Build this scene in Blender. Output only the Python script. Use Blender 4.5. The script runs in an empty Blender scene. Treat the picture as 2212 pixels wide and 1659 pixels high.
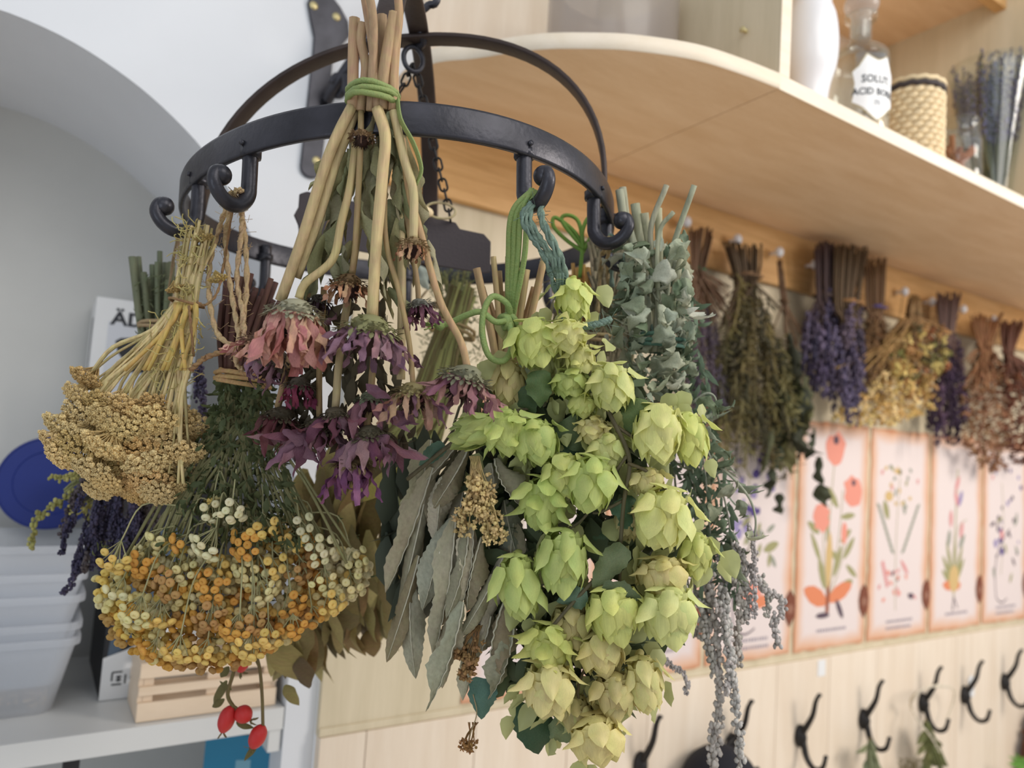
import bpy, math, random
from mathutils import Vector as V, Matrix, noise
PI = math.pi
SC = bpy.context.scene
COL = SC.collection

# ------------------------------------------------------------------ camera
W, H, FPX = 2212.0, 1659.0, 1600.0
def basis(yaw, pitch, roll):
    yaw, pitch, roll = map(math.radians, (yaw, pitch, roll))
    f = V((math.sin(yaw)*math.cos(pitch), math.cos(yaw)*math.cos(pitch), math.sin(pitch)))
    r = V((math.cos(yaw), -math.sin(yaw), 0)); u = r.cross(f)
    c, s = math.cos(roll), math.sin(roll)
    return c*r+s*u, -s*r+c*u, f
CR, CU, CF = basis(32.66648, 4.62279, 3.76788)
CAM = V((0, -1.08, 1.60))
cd = bpy.data.cameras.new('camera'); cam = bpy.data.objects.new('camera', cd); COL.objects.link(cam)
cam.matrix_world = Matrix((( CR.x, CU.x, -CF.x, CAM.x), (CR.y, CU.y, -CF.y, CAM.y), (CR.z, CU.z, -CF.z, CAM.z), (0, 0, 0, 1)))
cd.sensor_width = 36; cd.lens = 36*FPX/W; cd.clip_start = .02
cd.dof.use_dof = True; cd.dof.focus_distance = .59; cd.dof.aperture_fstop = 4.4
SC.camera = cam

# ------------------------------------------------------------------ light
def lin(c):
    c = c/255.0
    return c/12.92 if c <= .04045 else ((c+.055)/1.055)**2.4
def rgb(r, g, b, a=1.0): return (lin(r), lin(g), lin(b), a)
wd = bpy.data.worlds.new('room_light'); SC.world = wd; wd.use_nodes = True
wd.node_tree.nodes['Background'].inputs[0].default_value = (.90, .96, 1.04, 1)
wd.node_tree.nodes['Background'].inputs[1].default_value = .50
def area(name, loc, target, size, power, col):
    d = bpy.data.lights.new(name, 'AREA'); d.energy = power; d.size = size; d.color = col
    o = bpy.data.objects.new(name, d); COL.objects.link(o); o.location = loc
    o.rotation_euler = (V(target)-V(loc)).to_track_quat('-Z', 'Y').to_euler()
area('ceiling_panel_light', (.75, -2.0, 2.95), (.7, -.2, 1.35), 1.3, 19, (1, .97, .92))
area('ceiling_panel_light', (-.8, -1.8, 2.95), (.2, 0, 1.3), .9, 3.5, (.90, .95, 1))
area('cool_fill_light', (-1.9, -2.0, 1.3), (.2, .1, 1.9), 1.1, 9, (.80, .90, 1))  # added cool fill for the arch reveal; a window is only assumed
area('counter_lamp', (2.4, -2.0, 2.4), (1.8, 0, 1.1), .8, 38, (1, .93, .85))
SC.view_settings.view_transform = 'Standard'; SC.view_settings.look = 'None'
SC.view_settings.exposure = 0.0; SC.view_settings.gamma = 1.0; SC.view_settings.use_curve_mapping = False

# ------------------------------------------------------------------ pixel rays to places in the room
def ray(x, y): return CF+(x-W/2)/FPX*CR-(y-H/2)/FPX*CU
def P(x, y, d): return CAM+ray(x, y)*d
def WALL(x, y, yy=0.0):
    k = ray(x, y); return CAM+k*((yy-CAM.y)/k.y)
def HOR(x, y, z):
    k = ray(x, y); return CAM+k*((z-CAM.z)/k.z)
def proj(p):
    q = p-CAM; d = q.dot(CF); return W/2+FPX*q.dot(CR)/d, H/2-FPX*q.dot(CU)/d, d
def sp(pts, n=5):
    """Catmull-Rom through points"""
    pts = [V(p) for p in pts]
    if len(pts) < 3: return [pts[0].lerp(pts[-1], i/n) for i in range(n+1)]
    q = [2*pts[0]-pts[1]]+pts+[2*pts[-1]-pts[-2]]; out = []
    for i in range(1, len(q)-2):
        a, b, c, d = q[i-1:i+3]
        for k in range(n):
            t = k/n
            out.append(.5*((2*b)+(c-a)*t+(2*a-5*b+4*c-d)*t*t+(3*b-a-3*c+d)*t**3))
    out.append(pts[-1]); return out
def S3(pts, n=5): return sp([P(*p) for p in pts], n)

# ------------------------------------------------------------------ mesh builder
_ico = {}
def ico(sub):
    if sub not in _ico:
        t = (1+5**.5)/2
        v = [V(p).normalized() for p in ((-1,t,0),(1,t,0),(-1,-t,0),(1,-t,0),(0,-1,t),(0,1,t),(0,-1,-t),(0,1,-t),(t,0,-1),(t,0,1),(-t,0,-1),(-t,0,1))]
        f = [(0,11,5),(0,5,1),(0,1,7),(0,7,10),(0,10,11),(1,5,9),(5,11,4),(11,10,2),(10,7,6),(7,1,8),(3,9,4),(3,4,2),(3,2,6),(3,6,8),(3,8,9),(4,9,5),(2,4,11),(6,2,10),(8,6,7),(9,8,1)]
        for _ in range(sub):
            m = {}; g = []
            def mid(a, b):
                k = (min(a, b), max(a, b))
                if k not in m: m[k] = len(v); v.append((v[a]+v[b]).normalized())
                return m[k]
            for a, b, c in f:
                x, y, z = mid(a, b), mid(b, c), mid(c, a); g += [(a,x,z),(b,y,x),(c,z,y),(x,y,z)]
            f = g
        _ico[sub] = (v, f)
    return _ico[sub]
OCT = ([V(p) for p in ((1,0,0),(-1,0,0),(0,1,0),(0,-1,0),(0,0,1),(0,0,-1))], [(0,2,4),(2,1,4),(1,3,4),(3,0,4),(2,0,5),(1,2,5),(3,1,5),(0,3,5)])
class MB:
    def __init__(s): s.v = []; s.f = []; s.m = []
    def add(s, vs, fs, mi=0, M=None):
        o = len(s.v)
        s.v += [M @ V(p) for p in vs] if M else [V(p) for p in vs]
        s.f += [tuple(i+o for i in f) for f in fs]; s.m += [mi]*len(fs); return s
    def ball(s, c, r, sub=1, mi=0, M=None):
        v, f = OCT if sub < 0 else ico(sub)
        r = V((r, r, r)) if not hasattr(r, '__len__') else V(r)
        vs = [V((p.x*r.x, p.y*r.y, p.z*r.z)) for p in v]
        if M: vs = [M @ p for p in vs]
        return s.add([p+V(c) for p in vs], f, mi)
    def tube(s, pts, rad, n=6, mi=0, caps=True, closed=False):
        pts = [V(p) for p in pts]; N = len(pts); vs = []; fs = []
        t0 = (pts[1]-pts[0]).normalized()
        a = t0.orthogonal().normalized()
        for i, p in enumerate(pts):
            t = (pts[(i+1) % N]-pts[i-1]) if closed else (pts[min(i+1, N-1)]-pts[max(i-1, 0)])
            t = t.normalized() if t.length > 1e-9 else t0
            a = (a-a.dot(t)*t).normalized(); b = t.cross(a)
            r = rad(i/(N-1)) if callable(rad) else (rad[min(i, len(rad)-1)] if hasattr(rad, '__len__') else rad)
            for k in range(n):
                an = 2*PI*k/n; vs.append(p+r*(math.cos(an)*a+math.sin(an)*b))
        for i in range(N if closed else N-1):
            j = (i+1) % N
            for k in range(n):
                k2 = (k+1) % n; fs.append((i*n+k, i*n+k2, j*n+k2, j*n+k))
        if caps and not closed:
            fs.append(tuple(range(n-1, -1, -1))); fs.append(tuple((N-1)*n+k for k in range(n)))
        return s.add(vs, fs, mi)
    def bar(s, pts, wdir, w, t, mi=0, closed=False):
        """flat bar: rectangle w (along wdir) x t swept along pts"""
        pts = [V(p) for p in pts]; N = len(pts); vs = []; fs = []
        for i, p in enumerate(pts):
            d = ((pts[(i+1) % N]-pts[i-1]) if closed else (pts[min(i+1, N-1)]-pts[max(i-1, 0)])).normalized()
            wd_ = wdir(i) if callable(wdir) else V(wdir)
            x = (wd_-wd_.dot(d)*d).normalized(); y = d.cross(x)
            ww = w[min(i, len(w)-1)] if hasattr(w, '__len__') else w
            for a, b in ((-.5, -.38), (-.42, -.5), (.42, -.5), (.5, -.38), (.5, .38), (.42, .5), (-.42, .5), (-.5, .38)): vs.append(p+x*a*ww+y*b*t)
        for i in range(N if closed else N-1):
            j = (i+1) % N
            for k in range(8): fs.append((i*8+k, i*8+(k+1) % 8, j*8+(k+1) % 8, j*8+k))
        if not closed: fs.append(tuple(range(7, -1, -1))); fs.append(tuple((N-1)*8+k for k in range(8)))
        return s.add(vs, fs, mi)
    def box(s, a, b, mi=0, M=None):
        x0, y0, z0 = a; x1, y1, z1 = b
        return s.add([(x0,y0,z0),(x1,y0,z0),(x1,y1,z0),(x0,y1,z0),(x0,y0,z1),(x1,y0,z1),(x1,y1,z1),(x0,y1,z1)],
                     [(3,2,1,0),(4,5,6,7),(0,1,5,4),(1,2,6,5),(2,3,7,6),(3,0,4,7)], mi, M)
    def prism(s, poly, d, mi=0):
        """closed polygon of 3-D points pushed along d"""
        n = len(poly); d = V(d); p = [V(q) for q in poly]
        return s.add(p+[q+d for q in p], [tuple(range(n-1, -1, -1)), tuple(range(n, 2*n))]+[(i, (i+1) % n, (i+1) % n+n, i+n) for i in range(n)], mi)
    def lathe(s, prof, c, n=28, mi=0, M=None):
        vs = []; fs = []
        for r, z in prof:
            for k in range(n): a = 2*PI*k/n; vs.append(V((r*math.cos(a), r*math.sin(a), z)))
        for i in range(len(prof)-1):
            for k in range(n): fs.append((i*n+k, i*n+(k+1) % n, (i+1)*n+(k+1) % n, (i+1)*n+k))
        if M: vs = [M @ p for p in vs]
        return s.add([p+V(c) for p in vs], fs, mi)
    def mesh(s, name, mats=(), smooth=True):
        me = bpy.data.meshes.new(name); me.from_pydata([tuple(p) for p in s.v], [], s.f)
        for m in mats: me.materials.append(m)
        me.polygons.foreach_set('material_index', s.m)
        me.polygons.foreach_set('use_smooth', [smooth]*len(s.f))
        me.update(); return me

# ------------------------------------------------------------------ objects
WM = {}
def tag(o, label=None, cat=None, group=None, kind=None):
    if label: o['label'] = label
    if cat: o['category'] = cat
    if group: o['group'] = group
    if kind: o['kind'] = kind
    return o
def thing(name, label, cat, loc, group=None):
    o = bpy.data.objects.new(name, None); COL.objects.link(o); o.empty_display_size = .02
    o.location = loc; WM[o.name] = Matrix.Translation(V(loc)); return tag(o, label, cat, group)
def listy(m): return m if isinstance(m, (list, tuple)) else (m,)
def put(name, mb, mat, parent=None, col=None, kind=None, label=None, smooth=True, bevel=0):
    """mesh given in room coordinates"""
    base = WM[parent.name] if parent else Matrix.Identity(4)
    if parent:
        inv = base.inverted(); mb.v = [inv @ p for p in mb.v]
    o = bpy.data.objects.new(name, mb.mesh(name, listy(mat), smooth)); COL.objects.link(o)
    if parent: o.parent = parent
    WM[o.name] = base.copy()
    if col: o.color = col
    if kind: o['kind'] = kind
    if label: o['label'] = label
    if bevel:
        b = o.modifiers.new('edge', 'BEVEL'); b.width = bevel; b.segments = 2; b.limit_method = 'ANGLE'
    return o
def inst(name, me, parent, M, col=None, label=None):
    o = bpy.data.objects.new(name, me); COL.objects.link(o)
    if parent: o.parent = parent; o.matrix_parent_inverse = WM[parent.name].inverted()
    o.matrix_basis = M
    WM[o.name] = M.copy()
    if col: o.color = col
    if label: o['label'] = label
    return o
def frame(base, d, face, sx=1, sy=None, sz=None):
    """local -Z along d, local -Y towards face"""
    sy = sx if sy is None else sy; sz = sx if sz is None else sz
    z = -V(d).normalized(); face = V(face); y = -(face-face.dot(z)*z)
    y = y.normalized() if y.length > 1e-6 else z.orthogonal().normalized()
    x = y.cross(z)
    return Matrix(((x.x*sx, y.x*sy, z.x*sz, base[0]), (x.y*sx, y.y*sy, z.y*sz, base[1]), (x.z*sx, y.z*sy, z.z*sz, base[2]), (0, 0, 0, 1)))
def rnd(a, b): return random.uniform(a, b)
def rv(s=1): return V((rnd(-s, s), rnd(-s, s), rnd(-s, s)))
def jit(c, k=.12):
    f = 1+rnd(-k, k); return (min(1, c[0]*f*(1+rnd(-k, k)*.4)), min(1, c[1]*f), min(1, c[2]*f*(1+rnd(-k, k)*.5)), 1)

# ------------------------------------------------------------------ materials
def newmat(name):
    m = bpy.data.materials.new(name); m.use_nodes = True; nt = m.node_tree
    return m, nt, nt.nodes['Principled BSDF'], nt.nodes.new, nt.links.new
def plain(name, col, rough=.5, metal=0, bump=0, bscale=80, vary=0, vscale=8, spec=.5):
    m, nt, b, N, L = newmat(name)
    b.inputs['Roughness'].default_value = rough; b.inputs['Metallic'].default_value = metal
    b.inputs['Specular IOR Level'].default_value = spec; b.inputs['Base Color'].default_value = col
    tc = N('ShaderNodeTexCoord')
    if vary:
        n = N('ShaderNodeTexNoise'); n.inputs['Scale'].default_value = vscale; n.inputs['Detail'].default_value = 5; L(tc.outputs['Object'], n.inputs['Vector'])
        r = N('ShaderNodeValToRGB'); r.color_ramp.elements[0].position = .3; r.color_ramp.elements[1].position = .7
        r.color_ramp.elements[0].color = tuple(c*(1-vary) for c in col[:3])+(1,); r.color_ramp.elements[1].color = tuple(min(1, c*(1+vary)) for c in col[:3])+(1,)
        L(n.outputs['Fac'], r.inputs['Fac']); L(r.outputs['Color'], b.inputs['Base Color'])
    if bump:
        n2 = N('ShaderNodeTexNoise'); n2.inputs['Scale'].default_value = bscale; n2.inputs['Detail'].default_value = 4; L(tc.outputs['Object'], n2.inputs['Vector'])
        bp = N('ShaderNodeBump'); bp.inputs['Strength'].default_value = bump; bp.inputs['Distance'].default_value = .004
        L(n2.outputs['Fac'], bp.inputs['Height']); L(bp.outputs['Normal'], b.inputs['Normal'])
    return m
def wood(name, c1, c2, stretch=(1, 12, 12), rough=.45, scale=2.2, knots=0):
    m, nt, b, N, L = newmat(name); b.inputs['Roughness'].default_value = rough; b.inputs['Specular IOR Level'].default_value = .3
    tc = N('ShaderNodeTexCoord'); mp = N('ShaderNodeMapping'); mp.inputs['Scale'].default_value = stretch; L(tc.outputs['Object'], mp.inputs['Vector'])
    n = N('ShaderNodeTexNoise'); n.inputs['Scale'].default_value = scale; n.inputs['Detail'].default_value = 6; n.inputs['Distortion'].default_value = .6; L(mp.outputs['Vector'], n.inputs['Vector'])
    n3 = N('ShaderNodeTexNoise'); n3.inputs['Scale'].default_value = 22; n3.inputs['Detail'].default_value = 3; L(mp.outputs['Vector'], n3.inputs['Vector'])
    mx = N('ShaderNodeMath'); mx.operation = 'MULTIPLY_ADD'; mx.inputs[1].default_value = .35; L(n3.outputs['Fac'], mx.inputs[0]); L(n.outputs['Fac'], mx.inputs[2])
    r = N('ShaderNodeValToRGB'); r.color_ramp.elements[0].position = .45; r.color_ramp.elements[1].position = .9; r.color_ramp.elements[0].color = c1; r.color_ramp.elements[1].color = c2
    L(mx.outputs[0], r.inputs['Fac']); L(r.outputs['Color'], b.inputs['Base Color'])
    bp = N('ShaderNodeBump'); bp.inputs['Strength'].default_value = .06; bp.inputs['Distance'].default_value = .002; L(n3.outputs['Fac'], bp.inputs['Height']); L(bp.outputs['Normal'], b.inputs['Normal'])
    return m
def plant(name, transl=.25, rough=.65, vary=.25, vscale=60, island=.25, streak=None, bump=.3, tipc=None, spec=.25):
    """dried plant matter: the object's own colour, mottled; thin parts let light through"""
    m, nt, b, N, L = newmat(name); b.inputs['Roughness'].default_value = rough; b.inputs['Specular IOR Level'].default_value = spec
    oi = N('ShaderNodeObjectInfo'); tc = N('ShaderNodeTexCoord'); g = N('ShaderNodeNewGeometry')
    mp = N('ShaderNodeMapping'); mp.inputs['Scale'].default_value = streak or (1, 1, 1); L(tc.outputs['Object'], mp.inputs['Vector'])
    n = N('ShaderNodeTexNoise'); n.inputs['Scale'].default_value = vscale; n.inputs['Detail'].default_value = 4; L(mp.outputs['Vector'], n.inputs['Vector'])
    hs = N('ShaderNodeHueSaturation'); L(oi.outputs['Color'], hs.inputs['Color'])
    def madd(src, k, off):
        q = N('ShaderNodeMath'); q.operation = 'MULTIPLY_ADD'; q.inputs[1].default_value = k
        if hasattr(off, 'links'): L(off, q.inputs[2])
        else: q.inputs[2].default_value = off
        L(src, q.inputs[0]); return q.outputs[0]
    v1 = madd(n.outputs['Fac'], vary*2.4, 1-vary*1.2)
    v2 = madd(g.outputs['Random Per Island'], island*2, v1)
    v3 = madd(v2, 1, -island); L(v3, hs.inputs['Value'])
    w = N('ShaderNodeTexNoise'); w.inputs['Scale'].default_value = vscale*.4; L(tc.outputs['Object'], w.inputs['Vector'])
    h1 = madd(w.outputs['Fac'], .06, .47); L(h1, hs.inputs['Hue'])
    L(hs.outputs['Color'], b.inputs['Base Color'])
    bp = N('ShaderNodeBump'); bp.inputs['Strength'].default_value = bump; bp.inputs['Distance'].default_value = .0008
    L(n.outputs['Fac'], bp.inputs['Height']); L(bp.outputs['Normal'], b.inputs['Normal'])
    if transl:
        t = N('ShaderNodeBsdfTranslucent'); L(hs.outputs['Color'], t.inputs['Color']); mx = N('ShaderNodeMixShader'); mx.inputs[0].default_value = transl
        L(b.outputs[0], mx.inputs[1]); L(t.outputs[0], mx.inputs[2]); L(mx.outputs[0], nt.nodes['Material Output'].inputs[0])
    return m
def glassy(name, tint=(1, 1, 1, 1), alpha=.12, rough=.08, diffuse=0, dcol=(.8, .8, .8, 1)):
    """thin glass or clear plastic: mostly see-through, with surface reflections"""
    m, nt, b, N, L = newmat(name); out = nt.nodes['Material Output']
    tr = N('ShaderNodeBsdfTransparent'); tr.inputs[0].default_value = tint
    gl = N('ShaderNodeBsdfGlossy'); gl.inputs['Roughness'].default_value = rough
    lw = N('ShaderNodeLayerWeight'); lw.inputs[0].default_value = .5
    pw = N('ShaderNodeMath'); pw.operation = 'POWER'; pw.inputs[1].default_value = 3.5; L(lw.outputs['Facing'], pw.inputs[0])
    ad = N('ShaderNodeMath'); ad.operation = 'MULTIPLY_ADD'; ad.inputs[1].default_value = .55; ad.inputs[2].default_value = alpha; L(pw.outputs[0], ad.inputs[0])
    m1 = N('ShaderNodeMixShader'); L(ad.outputs[0], m1.inputs[0]); L(tr.outputs[0], m1.inputs[1]); L(gl.outputs[0], m1.inputs[2])
    if diffuse:
        df = N('ShaderNodeBsdfDiffuse'); df.inputs[0].default_value = dcol; tl = N('ShaderNodeBsdfTranslucent'); tl.inputs[0].default_value = dcol
        m3 = N('ShaderNodeMixShader'); m3.inputs[0].default_value = .5; L(df.outputs[0], m3.inputs[1]); L(tl.outputs[0], m3.inputs[2])
        m2 = N('ShaderNodeMixShader'); m2.inputs[0].default_value = diffuse; L(m1.outputs[0], m2.inputs[1]); L(m3.outputs[0], m2.inputs[2]); L(m2.outputs[0], out.inputs[0])
    else: L(m1.outputs[0], out.inputs[0])
    return m
M_WALL = plain('white_plaster', rgb(222, 224, 228), .9, bump=.05, bscale=30, vary=.02, spec=.1)
M_WALL_IN = plain('niche_shade_plaster', rgb(205, 204, 200), .9, bump=.05, bscale=30, vary=.03, spec=.1)  # same white plaster, with the niche's shade put into the colour
M_REVEAL = plain('reveal_shade_plaster', rgb(196, 200, 208), .9, bump=.05, bscale=30, vary=.03, spec=.1)  # white plaster again, cool shade put into the colour; unused
M_FLOOR = plain('floor_boards', rgb(222, 210, 194), .6, vary=.1)
M_UNDER = wood('laminated_pine', rgb(226, 190, 148), rgb(240, 208, 170), (2.5, 14, 14))
M_EDGE = wood('pale_edge_band', rgb(236, 220, 196), rgb(244, 230, 210), (2, 20, 20))
M_PINE = wood('orange_pine', rgb(198, 150, 92), rgb(226, 180, 122), (2, 16, 30), scale=3)
M_PALE = wood('pale_birch', rgb(202, 188, 158), rgb(218, 204, 176), (14, 14, 1))
M_BOARD = wood('pale_pine', rgb(224, 206, 184), rgb(236, 221, 202), (14, 14, 1))
M_IRON = plain('black_iron', rgb(58, 57, 63), .36, .5, bump=.10, bscale=180, vary=.25, vscale=40)
M_IRONB = plain('brown_iron', rgb(62, 50, 46), .5, .35, bump=.1, bscale=200, vary=.2, vscale=30)
M_HOOK = plain('dark_cast_iron', rgb(40, 37, 36), .45, .4, bump=.3, bscale=200, vary=.2)
M_BRASS = plain('brass_screw', rgb(205, 190, 140), .35, .6)
M_SIGN = plain('slate_board', rgb(80, 72, 74), .75, bump=.12, bscale=300, vary=.1)
M_WHITE = plain('white_gloss', rgb(232, 232, 236), .25)
M_SHELFW = plain('white_lacquer', rgb(218, 218, 216), .4, vary=.02)
M_BLUE = plain('blue_plastic', rgb(14, 38, 116), .4, bump=.05)
M_BOOK = plain('cyan_cover', rgb(22, 122, 160), .45)
M_DARK = plain('near_black', rgb(28, 28, 32), .5)
M_NAVY = plain('navy_felt', rgb(20, 22, 32), .85, bump=.2, bscale=400)
M_PAPERW = plain('white_card', rgb(226, 226, 226), .7)
M_GREYC = plain('grey_card', rgb(70, 72, 74), .7)
M_BIN = glassy('frosted_plastic', (.95, .96, .97, 1), .02, .3, .42, rgb(244, 246, 250))
M_GLASS = glassy('clear_glass', (.95, .97, .96, 1), .05, .05)
M_GLASSF = glassy('cloudy_glass', (.95, .94, .93, 1), .05, .2, .45, rgb(212, 204, 198))
M_LEAF = plant('dried_leaf', .18, .6, .22, 30, .12, bump=.4)
M_PETAL = plant('dried_petal', .2, .55, .35, 6, .2, (10, 10, 1.2), .5)
M_BRACT = plant('papery_bract', .34, .45, .16, 5, .12, (12, 12, .5), .18, spec=.3)
M_STEM = plant('dried_stem', 0, .62, .34, 380, .18, (1, 1, .035), .8)
M_BUD = plant('dried_bud', .05, .7, .22, 300, .3, bump=.4)
M_BUTTON = plant('flower_button', .05, .7, .2, 8, .12, bump=.5)
M_JUTE = plant('jute', .1, .85, .3, 500, .1, bump=.8)
M_CORD = plant('braided_cord', 0, .6, .15, 700, .05, bump=.8)
M_HIP = plain('rose_hip_skin', rgb(196, 34, 34), .35, bump=.25, bscale=300, vary=.15, vscale=120)
M_WICK = plain('seagrass', rgb(226, 204, 164), .7, bump=.3, bscale=200, vary=.12, vscale=60)
M_GRAIN = plant('grains', 0, .7, .2, 200, .35)
FACE = -CF        # towards the person looking
DOWN = V((0, 0, -1))

# ================================================================== THE SETTING
random.seed(3)
def struct(name, mb, mat, smooth=False): return tag(put(name, mb, mat, smooth=smooth), kind='structure')
ARCH_R = [(-.09,2.085),(-.018,2.076),(.047,2.053),(.105,2.021),(.163,1.975),(.204,1.923),(.25,1.842),(.285,1.75),(.315,1.62),(.338,1.45),(.345,1.25)]
arch = [(-.18-x, z) for x, z in ARCH_R[::-1]]+ARCH_R[1:]
arch = [(q.x, q.z) for q in sp([(x, 0, z) for x, z in arch], 4)]
XL, XR, ND = arch[0][0], arch[-1][0], .35
mb = MB()
for (xa, za), (xb, zb) in zip(arch, arch[1:]): mb.add([(xa, 0, za), (xb, 0, zb), (xb, 0, 3), (xa, 0, 3)], [(0, 1, 2, 3)])
mb.add([(-1.6, 0, 0), (XL, 0, 0), (XL, 0, 3), (-1.6, 0, 3), (XR, 0, 0), (.391, 0, 0), (.391, 0, 3), (XR, 0, 3)], [(0, 1, 2, 3), (4, 5, 6, 7)])
struct('wall_back', mb, M_WALL)
struct('wall_upper', MB().add([(.391, 0, 2.0), (3.4, 0, 2.0), (3.4, 0, 3), (.391, 0, 3)], [(0, 1, 2, 3)]), M_WALL)
mb = MB(); full = [(XL, 0)]+arch+[(XR, 0)]
for (xa, za), (xb, zb) in zip(full, full[1:]): mb.add([(xa, 0, za), (xb, 0, zb), (xb, ND, zb), (xa, ND, za)], [(3, 2, 1, 0)])
struct('wall_reveal', mb, M_WALL, True)
mb = MB()
for (xa, za), (xb, zb) in zip(arch, arch[1:]): mb.add([(xa, ND, 0), (xb, ND, 0), (xb, ND, zb), (xa, ND, za)], [(0, 1, 2, 3)])
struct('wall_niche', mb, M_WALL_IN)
struct('floor', MB().box((-1.6, -3, -.05), (3.4, .4, 0)), M_FLOOR)

# ---- timber: hook panel, pale panel, peg rail, shelves
ZS = WALL(1512, 440, -.03).z                     # underside of the long shelf
ZR = WALL(1525, 574, -.03).z                     # lower edge of the peg rail
ZH = WALL(1512, 1463, -.02).z                    # upper edge of the hook panel
XP0 = .392
t = thing('hook_panel', 'panel of pale pine boards carrying the black coat hooks', 'panel', (XP0, 0, .3))
xs = [XP0]; s0 = WALL(1790, 1550, -.02).x
k = math.floor((s0-XP0)/.19); xs += [s0-.19*(k-i) for i in range(k)]+[s0+.19*i for i in range(9)]
xs = [x for i, x in enumerate(xs) if i == 0 or x-xs[i-1] > .03]
for a, b in zip(xs, xs[1:]): put('board', MB().box((a+.0006, -.02, .3), (b-.0006, 0, ZH)), M_BOARD, t, smooth=False, bevel=.001)
t = thing('backing_panel', 'smooth cream panel behind the row of plant posters', 'panel', (XP0, 0, ZH))
put('panel', MB().box((XP0, -.012, ZH+.0004), (3.3, 0, ZR+.02)), M_PALE, t, smooth=False)
put('ledge_strip', MB().box((XP0, -.016, ZH+.0004), (3.3, -.0121, ZH+.012)), M_PALE, t, smooth=False, bevel=.001)
t = thing('peg_rail', 'orange pine rail with white pegs under the long shelf', 'rail', (.41, 0, ZR))
put('rail', MB().box((.41, -.03, ZR), (3.3, -.0125, ZS-.0003)), M_PINE, t, smooth=False, bevel=.0015)
PEGS = [(1590, 518), (1680, 545), (1757, 572), (1951, 630), (2010, 652), (2143, 690), (2200, 702), (1480, 480), (1868, 590), (2078, 668)]
for px, py in PEGS:
    c = WALL(px, py, -.05); m = MB().tube([c+V((0, .02, 0)), c], .004, 8).ball(c+V((0, -.004, 0)), (.011, .009, .012), 1)
    put('peg', m, M_WHITE, t)
t = thing('wall_shelf', 'long birch shelf with upright dividers holding jars and a basket', 'shelf', HOR(1700, 196, ZS))
TS = .022
c0, c1 = HOR(1687, 190, ZS), HOR(2212, 452, ZS); YF = (c0.y+c1.y)/2; X0 = c0.x
X1 = HOR(2212, 504, ZS).x
put('board', MB().box((X0+.0008, YF+.002, ZS), (X1-.0006, -.002, ZS+TS)), M_UNDER, t, smooth=False)
put('board', MB().box((X1+.0006, YF+.002, ZS), (3.3, -.002, ZS+TS)), M_UNDER, t, smooth=False)
put('edge_band', MB().box((X0+.0008, YF, ZS), (3.3, YF+.0018, ZS+TS)), M_EDGE, t, smooth=False, bevel=.0008)
ZU = 2.66
for x in (X0, X1):
    put('divider', MB().box((x, YF+.002, ZS+TS), (x+.022, -.013, ZU)), M_PALE, t, smooth=False)
    put('divider_edge', MB().box((x, YF, ZS+TS), (x+.022, YF+.0018, ZU)), M_EDGE, t, smooth=False, bevel=.0008)
put('upper_board', MB().box((X0, -.30, ZU), (3.3, -.002, ZU+.022)), M_UNDER, t, smooth=False)
put('upper_fascia', MB().box((X0, -.325, ZU-.03), (3.3, -.302, ZU+.05)), M_PINE, t, smooth=False)
put('back_panel', MB().box((.468, -.012, ZS+TS), (3.3, -.001, ZU+.3)), M_BOARD, t, smooth=False)
sx = (X0-CAM.x)/ray(1612, 68).x; c = CAM+ray(1612, 68)*sx
put('shelf_pin', MB().tube([c+V((.01, 0, 0)), c+V((-.008, 0, 0))], .003, 8).ball(c+V((-.009, 0, 0)), (.002, .005, .005)), M_BRASS, t)
for px, py in ((2203, 195), (2202, 257)):
    c = CAM+ray(px, py)*((X1-CAM.x)/ray(px, py).x); put('pin_hole', MB().tube([c+V((.004, 0, 0)), c+V((-.0006, 0, 0))], .003, 10), M_DARK, t)
# the rounded end board
pp = [HOR(x, y, ZS) for x, y in ((925, 142), (1027, 127), (1160, 108), (1280, 106), (1375, 111), (1501, 130), (1600, 160), (1683, 188))]
edge = [V((.405, -.002, ZS)), V((.408, -.05, ZS))]+pp; edge[-1] = V((X0-.0008, YF, ZS))
edge = sp(edge, 5); poly = edge+[V((X0-.0008, -.002, ZS))]
t = thing('rounded_end_shelf', 'rounded birch end shelf jutting out above the iron ring', 'shelf', edge[0])
put('board', MB().prism(poly, (0, 0, TS)), M_UNDER, t, smooth=False)
mb = MB(); n = len(edge)
for i, p in enumerate(edge):
    d = (edge[min(i+1, n-1)]-edge[max(i-1, 0)]).normalized(); o = d.cross(V((0, 0, 1))); o.normalize()
    if o.y > 0: o = -o
    for a, z in ((.0003, -.0002), (.0022, .0012), (.0022, TS-.0012), (.0003, TS+.0002)): mb.v.append(p+o*a+V((0, 0, z)))
for i in range(n-1):
    for k in range(3): mb.f.append((i*4+k, i*4+k+1, i*4+k+5, i*4+k+4)); mb.m.append(0)
put('edge_band', mb, M_EDGE, t)

# ---- niche shelf
ZN = WALL(310, 1569).z
t = thing('niche_shelf', 'white lacquered shelf set in the arched niche', 'shelf', (0, 0, ZN))
put('board', MB().box((XL+.002, .003, ZN-.030), (XR-.002, ND-.002, ZN)), M_SHELFW, t, smooth=False, bevel=.001)
put('edge_band', MB().box((XL+.002, 0, ZN-.030), (XR-.002, .0028, ZN)), M_SHELFW, t, smooth=False)
put('support_block', MB().box((XR-.020, .004, ZN-.062), (XR-.002, .06, ZN-.0304)), M_SHELFW, t, smooth=False, bevel=.001)
ZL = .90
t = thing('lower_niche_shelf', 'lower white shelf of the niche, under the one with the bins', 'shelf', (0, 0, ZL))
put('board', MB().box((XL+.002, .003, ZL-.03), (XR-.002, ND-.002, ZL)), M_SHELFW, t, smooth=False, bevel=.001)

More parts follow.
